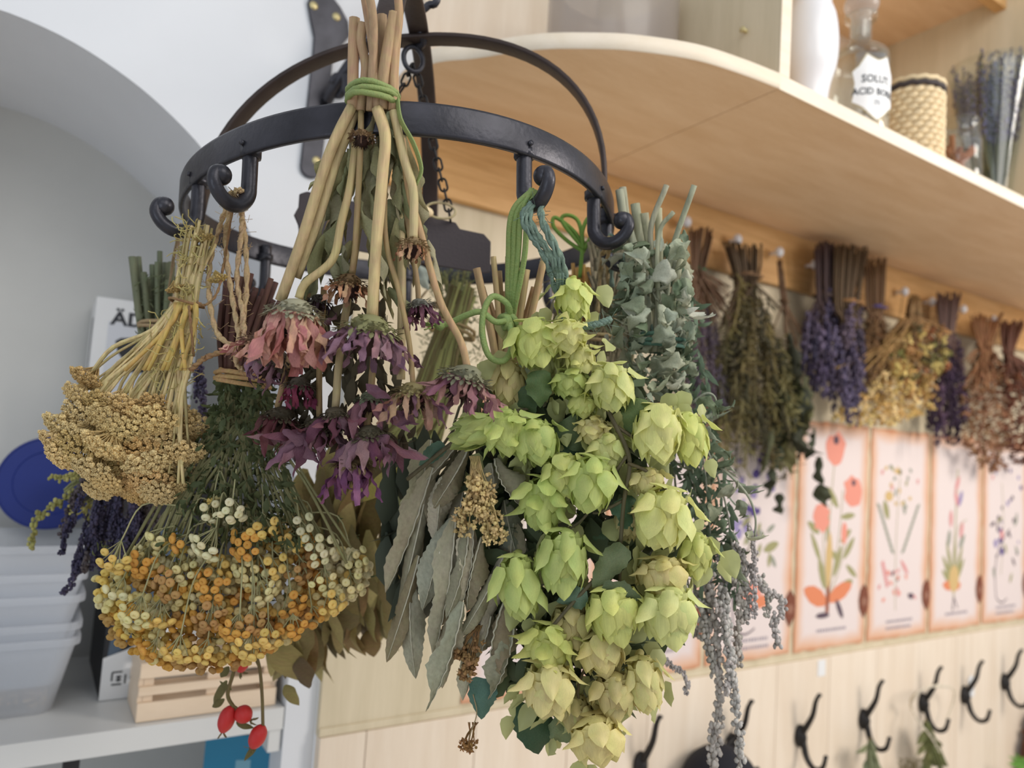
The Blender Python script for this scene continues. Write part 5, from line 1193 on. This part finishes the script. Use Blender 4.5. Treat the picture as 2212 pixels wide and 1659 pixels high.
def spike(parent, pts, rpx, col, gap=1.0, name='flower_spike', lump=5, whorl=True, mat=None):
    path = S3(pts, 7); d = pts[0][2]; R = px2m(rpx, d); m = MB(); m.tube(path, R*.16, 5); acc = 0; nx = 0
    for a, b in zip(path, path[1:]):
        L = (b-a).length; s_ = 0
        while acc+(L-s_) >= nx:
            s_ += nx-acc; acc = nx; p = a.lerp(b, min(1, s_/L)); nx += R*(1.15 if whorl else .62)*gap*rnd(.8, 1.25)
            for j in range(lump):
                v = rv(1).normalized(); m.ball(p+v*R*rnd(.35, .85), (R*rnd(.26, .4),)*2+(R*rnd(.35, .6),), 0 if rpx > 7 else -1)
        acc += L-s_
    return put(name, m, mat or M_BUD, parent, jit(col, .1))
GS = rgb(184, 178, 172)
SPK = [([(1530,1240,.70),(1540,1330,.70),(1555,1450,.70),(1548,1560,.70),(1540,1659,.70)],17),([(1560,1280,.69),(1575,1400,.69),(1590,1520,.69),(1600,1660,.69)],15),([(1510,1290,.70),(1525,1380,.70),(1548,1460,.70)],16),([(1590,1180,.70),(1630,1250,.70),(1680,1290,.70),(1692,1310,.70),(1672,1350,.70),(1680,1395,.70)],13),([(1620,1140,.695),(1630,1200,.695),(1628,1270,.695),(1630,1330,.695)],10),([(1580,1230,.70),(1600,1300,.70),(1592,1370,.70),(1595,1440,.70)],14),
       ([(1520,1200,.71),(1530,1300,.71),(1520,1380,.71)],14),([(1545,1300,.69),(1570,1360,.69),(1575,1460,.69),(1565,1500,.69)],14),([(1400,1400,.70),(1440,1430,.70),(1470,1450,.70),(1486,1475,.70),(1478,1500,.70)],9),([(1380,1370,.71),(1390,1420,.71),(1400,1480,.71)],11),([(1405,1380,.72),(1420,1430,.72)],11),([(1500,1340,.72),(1510,1380,.72)],12),([(1250,1460,.66),(1255,1510,.66)],8),([(1560,1200,.71),(1565,1260,.71),(1560,1320,.71)],15),([(1605,1230,.70),(1615,1290,.70),(1610,1340,.70)],12),([(1500,1240,.72),(1505,1310,.72)],12),([(1645,1250,.70),(1660,1290,.70),(1655,1330,.70)],11)]
for pts, r in SPK: spike(mnt, pts, r, GS, .8, lump=7)
for pts in ([(1530,990,.69),(1580,1030,.685),(1618,1075,.68),(1632,1120,.68),(1630,1160,.68)], [(1480,860,.69),(1520,1000,.70),(1540,1240,.70)], [(1490,880,.70),(1560,1060,.70),(1585,1200,.70)], [(1470,860,.70),(1500,1050,.71),(1515,1290,.70)], [(1495,870,.69),(1525,850,.685),(1545,860,.685),(1548,900,.685)]):
    stem(mnt, pts, 3, rgb(150, 152, 134), 6, .7)
for pts in ([(1440,860,.71),(1420,1150,.715),(1405,1330,.705),(1400,1402,.70)], [(1435,860,.715),(1400,1180,.72),(1380,1372,.71)], [(1440,880,.72),(1420,1200,.725),(1405,1382,.72)], [(1445,900,.72),(1470,1150,.72),(1500,1342,.72)], [(1400,880,.70),(1300,1200,.68),(1250,1462,.66)]): stem(mnt, pts, 3, rgb(140, 142, 124), 6, .7)
fr = HK['far_right'][0]
wrap(mnt, 'tie', P(1420, 742, .70), px2m(56, .70), V((0, 0, 1)), 2.5, .002, M_JUTE, rgb(92, 124, 108))
twine('teal_twine', mnt, [[fr, P(1352, 560, .735), P(1390, 735, .69)], [fr+V((.003, 0, 0)), P(1365, 600, .735), P(1420, 738, .685)]], .0024, M_JUTE, TEAL, 2, .4)

# ---------- left rear: thyme-like stems, dark lavender and a yellow-green sprig
random.seed(101)
lav = thing('dark_lavender_bundle', 'dark purple lavender bundle hanging behind the yarrow heads', 'herb bundle', P(350, 760, .80))
DL = rgb(74, 70, 92)
for i in range(13):
    x = 285+i*9+rnd(-4, 4); y = 555+rnd(-15, 60); stem(lav, [(350+(x-345)*.5, 800, .80), (345+(x-345)*.7, 700, .80+.01*(i % 3)), (x, y, .80+.012*(i % 3))], rnd(5, 8), rgb(108, 112, 88), 6)
m = MB()
for i in range(360): y = rnd(590, 860); x = 335+rnd(-50, 60)+(y-590)*.12; confetti(m, P(x, y, .80+rnd(-.02, .03)), rv(1)+DOWN*.3, px2m(rnd(14, 26), .8), .7, SM2)
put('foliage', m, M_LEAF, lav, rgb(96, 104, 76), kind='stuff')
sheaf(lav, 'stem_sheaf', [[(350+rnd(-25, 25), 780, .80), (340+rnd(-60, 60), 900, .80), (270+rnd(-130, 100), 1080, .79)] for _ in range(30)], 3, rgb(92, 90, 76))
for i in range(52):
    x = rnd(160, 340); y = rnd(1000, 1150)-(x < 200)*0; L = rnd(80, 150); dx = -(300-x)*.12
    spike(lav, [(x, y, .78), (x+dx, y+L*.5, .78+rnd(-.02, .02)), (x+dx*1.8+rnd(-10, 10), min(y+L, 1200 if x > 250 else 1230), .78)], rnd(7, 11), DL if i % 3 else rgb(90, 82, 84), .9, lump=6)
for pts in ([(150,1120,.77),(140,1170,.77),(130,1200,.77)], [(195,1150,.77),(180,1210,.77),(165,1240,.77)], [(170,1200,.77),(160,1250,.77),(140,1275,.77),(128,1280,.77)], [(430,790,.72),(440,850,.715),(436,900,.715)], [(425,800,.72),(428,860,.72)], [(446,900,.72),(440,960,.72)]):
    spike(lav, pts, 11, rgb(66, 62, 84) if pts[0][0] < 400 else rgb(104, 98, 122), .9, lump=8)
hL = HK['left'][0]
twine('jute_strand', lav, [[hL, P(385, 520, .79), P(384, 600, .795), P(360, 700, .79)], [hL+V((.004, 0, .002)), P(396, 530, .79), P(395, 620, .795), P(370, 705, .79)]], .0022, M_JUTE, rgb(180, 160, 132), 2, .3)
wrap(lav, 'tie', P(352, 705, .80), px2m(48, .80), V((0, 0, 1)), 2, .002, M_JUTE, rgb(170, 146, 112))
grn = thing('yellow_green_bundle', 'sprigs of pale yellow-green flowers poking out below the yarrow', 'herb bundle', P(300, 900, .83))
sheaf(grn, 'stem_sheaf', [[(310+rnd(-10, 10), 860, .83), (250+rnd(-20, 20), 960, .82), (150+rnd(-30, 60), 1060+rnd(-20, 40), .80)] for _ in range(12)], 3, rgb(140, 140, 96))
for pts, r in (([(180,1020,.79),(130,1035,.79),(112,1030,.79)], 11), ([(170,1060,.79),(120,1090,.785),(85,1115,.785),(68,1165,.785),(72,1185,.785)], 13), ([(220,1100,.80),(190,1120,.79)], 13), ([(230,1160,.80),(212,1190,.80),(205,1215,.80)], 14), ([(200,1080,.80),(170,1110,.79),(150,1100,.79)], 12)):
    spike(grn, pts, r, rgb(172, 166, 100), 1.0, 'flower_sprig', 5)
twine('jute_strand', grn, [[P(310, 862, .83), P(350, 700, .86), hL+V((0, .004, 0))]], .0015, M_JUTE, rgb(160, 140, 110))

# ---------- rose hips
random.seed(111)
hip = thing('rose_hip_sprig', 'sprig with four red rose hips dangling below the tansy', 'rose hips', P(520, 1400, .72))
def rosehip(x0, y0, x1, y1, w, d=.72):
    a, b = P(x0, y0, d), P(x1, y1, d); L = (b-a).length; R = px2m(w, d)/2
    pr = circle_prof([(0, 0), (.35, -.03), (.85, -.22), (1, -.48), (.86, -.75), (.5, -.93), (.22, -1.0), (0, -1.0)], 3)
    me = MB().lathe(pr, (0, 0, 0), 16).mesh('hip', [M_HIP]); h = inst('hip', me, hip, frame(a, b-a, FACE, R, R, L))
    m = MB()
    for k in range(5): t_ = SM2; m.add(t_.v, t_.f, 0, frame(b-(b-a).normalized()*.001, (b-a).normalized()*.9+rv(.7), FACE+rv(.5), R*1.2, R*1.2, R*1.3))
    o = bpy.data.objects.new('sepal', m.mesh('sepal', [M_LEAF])); COL.objects.link(o); o.parent = h; o.matrix_parent_inverse = WM[h.name].inverted(); o.color = rgb(110, 96, 62); WM[o.name] = Matrix.Identity(4)
rosehip(524, 1405, 520, 1452, 34); rosehip(500, 1525, 480, 1582, 36); rosehip(512, 1530, 540, 1556, 38); rosehip(568, 1566, 545, 1616, 36)
for pts, r in (([(520,1380,.722),(505,1450,.722),(492,1500,.722),(505,1528,.72)], 4), ([(492,1500,.722),(500,1520,.72),(514,1532,.72)], 3), ([(545,1390,.722),(560,1440,.722),(566,1500,.722),(568,1568,.72)], 3.5), ([(560,1440,.722),(540,1400,.722)], 3)): stem(hip, pts, r, rgb(112, 98, 62), 6)
for a, b, w in (((490,1470),(450,1535),20), ((560,1600),(520,1655),14), ((510,1560),(540,1580),14), ((495,1440),(470,1470),18), ((500,1490),(470,1480),14), ((485,1510),(452,1535),16)): pl(hip, 'leaf', random.choice(T_WILLOW), P(*a, .722), P(*b, .718), px2m(w, .72), .10, jit(rgb(104, 98, 60), .1))
stem(hip, [(520, 1385, .722), (530, 1250, .725), (530, 1000, .72), (528, 850, .70)], 3.5, rgb(112, 98, 62), 6)

# ================================================================== BUNDLES ALONG THE WALL RAIL
random.seed(121)
def wall_bundle(name, label, top, tie, mass, y0, stems_col, mass_cols, kind, tie_col, n=60, r=9, cat='herb bundle', stem_n=44, tw=None, hook=None):
    """top: (x,y,halfwidth) of the cut ends; tie: (x,y,halfwidth); mass: polygon of the flowers; all as seen, at room depth y0"""
    q = lambda x, y, dy=0: WALL(x, y, y0+dy)
    t = thing(name, label, cat, q(*tie[:2])); D = proj(q(*tie[:2]))[2]; ms = MB()
    cy = max(p[1] for p in mass)
    lines = []
    for i in range(stem_n):
        u = rnd(-1, 1); mx = rnd(min(p[0] for p in mass), max(p[0] for p in mass)); my = rnd(.12, .45)*(cy-tie[1])+tie[1]; dy = rnd(-.02, .01)
        ms.tube(sp([q(top[0]+top[2]*u+rnd(-3, 3), top[1]+rnd(-10, 14), dy), q(tie[0]+tie[2]*u*.9, tie[1], dy), q((mx+tie[0]+tie[2]*u)/2, (my+tie[1])/2, dy), q(mx, my, dy)], 3), px2m(rnd(1.5, 2.8), D), 5)
    put('stem_sheaf', ms, M_STEM, t, rgb(*stems_col), kind='stuff')
    wrap(t, 'tie', q(*tie[:2], -.006), px2m(tie[2]*1.15, D), V((0, 0, 1)), 1.6, .0016, M_JUTE, rgb(*tie_col), .003)
    if kind == 'spike':
        for x, y in fill(mass, n, r*1.5):
            k = rnd(40, 90)*(1.6/D); lean = (x-tie[0])*.12; dy = rnd(-.03, .02); pp = [q(x-lean, y-k*.5, dy), q(x, y, dy), q(x+lean, y+k*.5, dy)]
            m = MB(); R = px2m(r*rnd(.7, 1.1), D); m.tube(pp, R*.2, 4)
            for j in range(22):
                f = j/21; c = pp[0].lerp(pp[2], f); v = rv(1).normalized(); m.ball(c+v*R*.7, (R*.4, R*.4, R*.6), -1)
            put('flower_spike', m, M_BUD, t, jit(rgb(*random.choice(mass_cols)), .15))
    elif kind == 'sprig':
        m_ = {}
        for x, y in fill(mass, n, r*.9):
            c = random.choice(mass_cols); dy = rnd(-.03, .02); m = MB(); L = rnd(60, 130)*(1.6/D); lean = (x-tie[0])*.25+rnd(-14, 14); pp = sp([q(x-lean*.4, y-L*.4, dy), q(x, y, dy-.005), q(x+lean*.6, y+L*.6, dy)], 5); m.tube(pp, px2m(1.6, D), 4)
            for p in pp:
                for _ in range(4): confetti(m, p, DOWN*.7+rv(.8), px2m(rnd(20, 34), D)*(1.2), .45, SM2)
            put('sprig', m, M_LEAF, t, jit(rgb(*c), .15))
    elif kind == 'floret':
        for x, y in fill(mass, n, r*.9):
            dy = rnd(-.03, .02); m = MB(); c = q(x, y, dy); R = px2m(r*rnd(.8, 1.3), D)
            for _ in range(7):
                v = rv(1).normalized(); confetti(m, c+v*R*.3, v, R*.9, 1.5); m.ball(c+v*R*.5, R*.28, -1)
            put('floret', m, M_BUD, t, jit(rgb(*random.choice(mass_cols)), .15))
    elif kind == 'leafy':
        for x, y in fill(mass, n, r*.9):
            dy = rnd(-.03, .02); L = rnd(50, 110)*(1.6/D); pl(t, 'leaf', random.choice(T_CRISP+T_CURLY[:2]), q(x, y-L*.5, dy), q(x+rnd(-20, 20), y+L*.5, dy), px2m(rnd(24, 44), D)*1.2, .2, jit(rgb(*random.choice(mass_cols)), .15), rnd(-1, 1))
    if hook: twine('strand', t, [[q(tie[0], tie[1], -.008), q((tie[0]+hook[0])/2+3, (tie[1]+hook[1])/2, -.006), WALL(hook[0], hook[1]+3, -.052)]], .0012, M_JUTE, rgb(*tie_col))
    return t
YB_ = -.075
wall_bundle('lavender_bundle', 'slim bundle of faded lavender with a green tie, nearest on the rail', (1515, 500, 26), (1508, 582, 14), [(1490,680),(1540,690),(1575,800),(1580,850),(1550,880),(1490,870),(1480,760)], YB_, (104, 78, 58), [(98, 88, 100), (116, 104, 114), (80, 72, 84)], 'spike', (60, 110, 80), 40, 9, hook=(1480, 480))
wall_bundle('green_sprig_bundle', 'wide shaggy bundle of olive-green sprigs, bottom dark and leafy', (1605, 530, 40), (1612, 598, 30), [(1590,640),(1640,650),(1690,760),(1712,880),(1690,960),(1640,950),(1560,950),(1548,850),(1565,720)], YB_, (84, 68, 50), [(112, 102, 64), (86, 78, 52), (132, 120, 76), (70, 66, 46)], 'sprig', (140, 110, 84), 90, 18, hook=(1590, 518))
wall_bundle('dark_leaf_bundle', 'narrow bundle with dark shrivelled green leaves trailing over the poppy poster', (1688, 570, 10), (1695, 650, 9), [(1700,760),(1735,840),(1760,900),(1745,960),(1690,1000),(1650,980),(1690,880)], YB_, (110, 84, 62), [(66, 68, 48), (86, 86, 58), (56, 58, 44), (116, 112, 74)], 'leafy', (110, 84, 62), 44, 16, stem_n=8, hook=(1680, 545))
for pts in ([(1760,940),(1768,1000),(1772,1060),(1778,1105)], [(1690,980),(1675,1030),(1685,1080),(1695,1125)]):
    t_ = bpy.data.objects['dark_leaf_bundle']
    for (xa, ya), (xb, yb) in zip(pts, pts[1:]): pl(t_, 'leaf', random.choice(T_CRISP), WALL(xa, ya-14, -.09), WALL(xb, yb, -.09), .036, .16, jit(rgb(66, 72, 54), .1), rnd(-1, 1))
wall_bundle('purple_lavender_bundle', 'thick violet lavender bundle beside the shelf edge, darkest on the rail', (1782, 530, 22), (1782, 640, 20), [(1760,670),(1800,660),(1850,700),(1866,780),(1850,850),(1840,890),(1800,860),(1760,820),(1730,740)], YB_, (78, 62, 62), [(84, 76, 102), (104, 94, 120), (70, 62, 82)], 'spike', (90, 76, 70), 64, 11, hook=(1757, 572))
wall_bundle('brown_lavender_bundle', 'brown-stemmed lavender bundle with a tan and violet ribbon', (1838, 535, 36), (1828, 655, 30), [(1812,690),(1860,690),(1864,780),(1850,860),(1835,895),(1812,830)], YB_-.015, (94, 76, 56), [(98, 88, 110), (116, 104, 122), (84, 74, 90)], 'spike', (176, 132, 90), 30, 11, hook=(1868, 590))
wall_bundle('thin_stem_bundle', 'thin bundle of bare brown stems tied with violet ribbon', (1890, 565, 22), (1890, 665, 20), [(1870,720),(1905,720),(1915,790),(1880,800)], YB_, (112, 84, 58), [(130, 100, 66), (110, 80, 56)], 'sprig', (92, 84, 140), 14, 14, hook=(1868, 590))
wall_bundle('statice_bundle', 'broad bundle of straw-yellow statice flowers touching the posters', (1960, 700, 16), (1930, 740, 26), [(1900,770),(1960,790),(2010,830),(2035,860),(2000,890),(1930,910),(1850,915),(1800,900),(1840,880),(1880,830)], YB_-.01, (150, 118, 72), [(214, 184, 118), (198, 164, 98), (176, 138, 82), (224, 200, 144)], 'floret', (170, 140, 96), 120, 12, hook=(1951, 630))
wall_bundle('mixed_flower_bundle', 'bundle mixing rust, olive and cream dried flowers', (1975, 645, 12), (1975, 680, 16), [(1945,720),(1990,700),(2040,720),(2050,790),(2020,830),(1960,830),(1920,790)], YB_-.02, (130, 100, 64), [(150, 98, 62), (206, 186, 118), (124, 120, 70), (168, 130, 84), (90, 84, 56)], 'floret', (120, 100, 70), 70, 14, hook=(2010, 652))
wall_bundle('dark_violet_bundle', 'bundle of dark violet flower spikes with brown twiggy tops', (2050, 640, 26), (2046, 720, 18), [(2050,760),(2080,760),(2085,860),(2075,930),(2030,940),(2005,900),(2030,820)], YB_, (92, 70, 64), [(66, 50, 70), (84, 64, 84), (58, 44, 56)], 'spike', (100, 78, 66), 54, 10, hook=(2078, 668))
wall_bundle('brown_seed_bundle', 'wide bundle of pinkish brown seed heads with looped stalk ends', (2130, 685, 36), (2128, 745, 16), [(2110,770),(2150,760),(2180,860),(2180,960),(2160,1010),(2120,1010),(2080,960),(2085,860)], YB_, (140, 98, 66), [(142, 104, 76), (124, 84, 62), (160, 124, 94)], 'floret', (150, 110, 76), 110, 11, hook=(2143, 690))
wall_bundle('russet_bundle', 'dark russet bundle at the far end of the rail', (2185, 700, 26), (2178, 760, 12), [(2170,790),(2212,800),(2240,900),(2230,1000),(2190,1000),(2170,900)], YB_-.01, (96, 62, 48), [(112, 66, 48), (92, 54, 42), (134, 86, 62)], 'floret', (110, 76, 56), 70, 11, hook=(2200, 702))
# ---------- lavender in the glass vase
random.seed(131)
t = thing('vase_lavender', 'lavender stems with blue-grey heads standing inside the flared glass vase', 'flowers', VASE+V((0, 0, .01)))
ls = MB()
for i in range(120):
    a, rr = rnd(0, 6.28), rnd(0, 1)**.5; p0 = VASE+V((.026*rr*math.cos(a+2), .026*rr*math.sin(a+2), .006)); p1 = VASE+V((.050*rr*math.cos(a), .050*rr*math.sin(a), .17)); p2 = VASE+V((.080*rr*math.cos(a), .080*rr*math.sin(a), rnd(.29, .385)))
    ls.tube([p0, p1, p2], .0011, 4)
    m = MB()
    for j in range(34):
        c = p1.lerp(p2, .1+.95*j/34); m.ball(c+rv(.005), (.0028, .0028, .004), -1)
    put('flower_spike', m, M_BUD, t, jit(rgb(118, 116, 148) if i % 4 else rgb(96, 82, 98), .15))
put('stem_sheaf', ls, M_STEM, t, rgb(112, 116, 84), kind='stuff')
# ================================================================== THINGS ON THE COAT HOOKS
random.seed(141)
def hook_herb(name, label, x, y, hw, col, tip):
    q = lambda a, b, dy=0: WALL(a, b, -.075+dy); t = thing(name, label, 'herb bundle', q(x, y)); D = proj(q(x, y))[2]
    m = MB()
    for i in range(18):
        u = rnd(-1, 1); m.tube(sp([q(x+u*4, y, rnd(-.01, .01)), q(x+tip*.4+u*hw*.7, y+40, rnd(-.01, .01)), q(x+tip+u*hw*1.2, y+95, rnd(-.02, .02))], 3), px2m(2.2, D), 4)
    put('stem_sheaf', m, M_STEM, t, rgb(*col), kind='stuff')
    for i in range(20):
        u = rnd(-1, 1); yy = y+rnd(5, 90); L = rnd(26, 44); xx = x+tip*(yy-y)/95+u*hw*(.3+.7*(yy-y)/95); pl(t, 'leaf', random.choice(T_WILLOW), q(xx, yy), q(xx+u*14, yy+L, -.01), px2m(14, D), .1, jit(rgb(*col), .2), rnd(-1, 1))
    m = MB(); m.tube(sp([q(x-4, y+6, .01), q(x, y-8, -.012), q(x+4, y+6, .01)], 4), .0014, 5); put('loop', m, M_JUTE, t, rgb(150, 134, 100))
    return t
hook_herb('sage_bunch', 'small bunch of grey-green leaves hanging on the fourth coat hook', 1880, 1600, 18, (122, 128, 96), 14)
hook_herb('herb_bunch', 'slim bunch of green stems hanging from the corded coat hook', 2000, 1560, 18, (104, 108, 66), 26)
t = thing('fuzzy_bunch', 'fuzzy brown-green herb tops at the bottom edge between two bunches', 'herb bundle', WALL(1975, 1655, -.07))
m = MB()
for i in range(420): confetti(m, WALL(1975+rnd(-32, 32), 1640+rnd(0, 50)+abs(rnd(-8, 8)), -.07+rnd(-.02, .02)), V((0, 0, .5))+rv(.9), .016, .5, SM2)
put('tops', m, M_LEAF, t, rgb(112, 104, 72), kind='stuff'); put('stem_sheaf', MB().tube([WALL(1975, 1650, -.07), WALL(1975, 1900, -.07)], .004, 6), M_STEM, t, rgb(110, 100, 70))
t = thing('cord_loop', 'off-white cord looped over the fifth coat hook', 'cord', WALL(1990, 1500, -.06))
twine('cord', t, [[WALL(1970, 1530, -.05), WALL(1968, 1510, -.06), WALL(1990, 1490, -.08), WALL(2030, 1480, -.07), WALL(2060, 1490, -.06), WALL(2058, 1520, -.05), WALL(2045, 1555, -.045)], [WALL(1968, 1530, -.05), WALL(1985, 1560, -.08), WALL(2010, 1590, -.09), WALL(2030, 1625, -.09)], [WALL(1966, 1525, -.05), WALL(1975, 1505, -.075), WALL(2000, 1485, -.08), WALL(2050, 1484, -.065)]], .0024, M_JUTE, rgb(226, 216, 196), 2)
# hat
hb = WALL(1560, 1608, -.085); DH = proj(hb)[2]
t = thing('navy_hat', 'dark navy felt hat hanging by a loop from a coat hook', 'hat', hb)
R_ = px2m(92, DH)
pr = circle_prof([(0, 0), (R_*.35, -.008), (R_*.75, -.035), (R_*.98, -.085), (R_*1.0, -.12), (R_*1.25, -.135), (R_*1.27, -.14), (R_*.98, -.128)], 5)
put('crown', MB().lathe(pr, hb, 40), M_NAVY, t)
put('band', MB().lathe([(R_*1.0, -.092), (R_*1.012, -.093), (R_*1.03, -.118), (R_*1.005, -.119)], hb, 40), M_DARK, t)
put('loop', MB().tube(sp([hb+V((-.006, 0, -.004)), WALL(1572, 1590, -.075), WALL(1590, 1565, -.05), WALL(1592, 1590, -.07), hb+V((.008, 0, -.004))], 5), .0012, 5), M_DARK, t)
# cone wreath
wc = WALL(2262, 1640, -.05); DW = proj(wc)[2]
t = thing('cone_wreath', 'wreath of brown alder cones hanging at the lower corner of the panel', 'wreath', wc)
Rw = px2m(88, DW); put('ring', MB().tube([wc+V((Rw*math.cos(a), 0, Rw*math.sin(a)*1.1)) for a in [2*PI*i/40 for i in range(40)]], .022, 8, closed=True), plain('wreath_core', rgb(90, 60, 44), .9), t)
CN = MB()
for k in range(34):
    a = 2.4*k; z = -.9+1.8*k/34; q = math.sqrt(1-z*z*.9); CN.add(SCL.v, SCL.f, 0, frame(V((q*.8*math.cos(a), q*.8*math.sin(a), z)), V((math.cos(a), math.sin(a), -.2)), V((0, 0, 1)), 1.1, 1.1, .55))
CN.ball((0, 0, 0), (.75, .75, .95), 1); CNm = CN.mesh('alder_cone', [M_BUD])
for k in range(150):
    a = rnd(PI*.3, PI*1.6); b = rnd(-.6, PI+.6); o = V((math.cos(a), 0, math.sin(a)*1.1)); p = wc+o*Rw+(o*math.cos(b)*.024+V((0, -1, 0))*math.sin(b)*.024)
    inst('cone', CNm, t, frame(p, rv(1), rv(1), .0085, .0085, .012), jit(rgb(134, 84, 62), .2))
t = thing('green_sprig', 'fresh green leaves tucked at the lower edge of the cone wreath', 'leaves', WALL(2205, 1650, -.09))
for i in range(9): pl(t, 'leaf', random.choice(T_WILLOW), WALL(2225, 1655, -.10), WALL(2180+rnd(0, 50), 1635+rnd(0, 40), -.10), .012, .10, jit(rgb(112, 160, 70), .15), rnd(-1, 1))
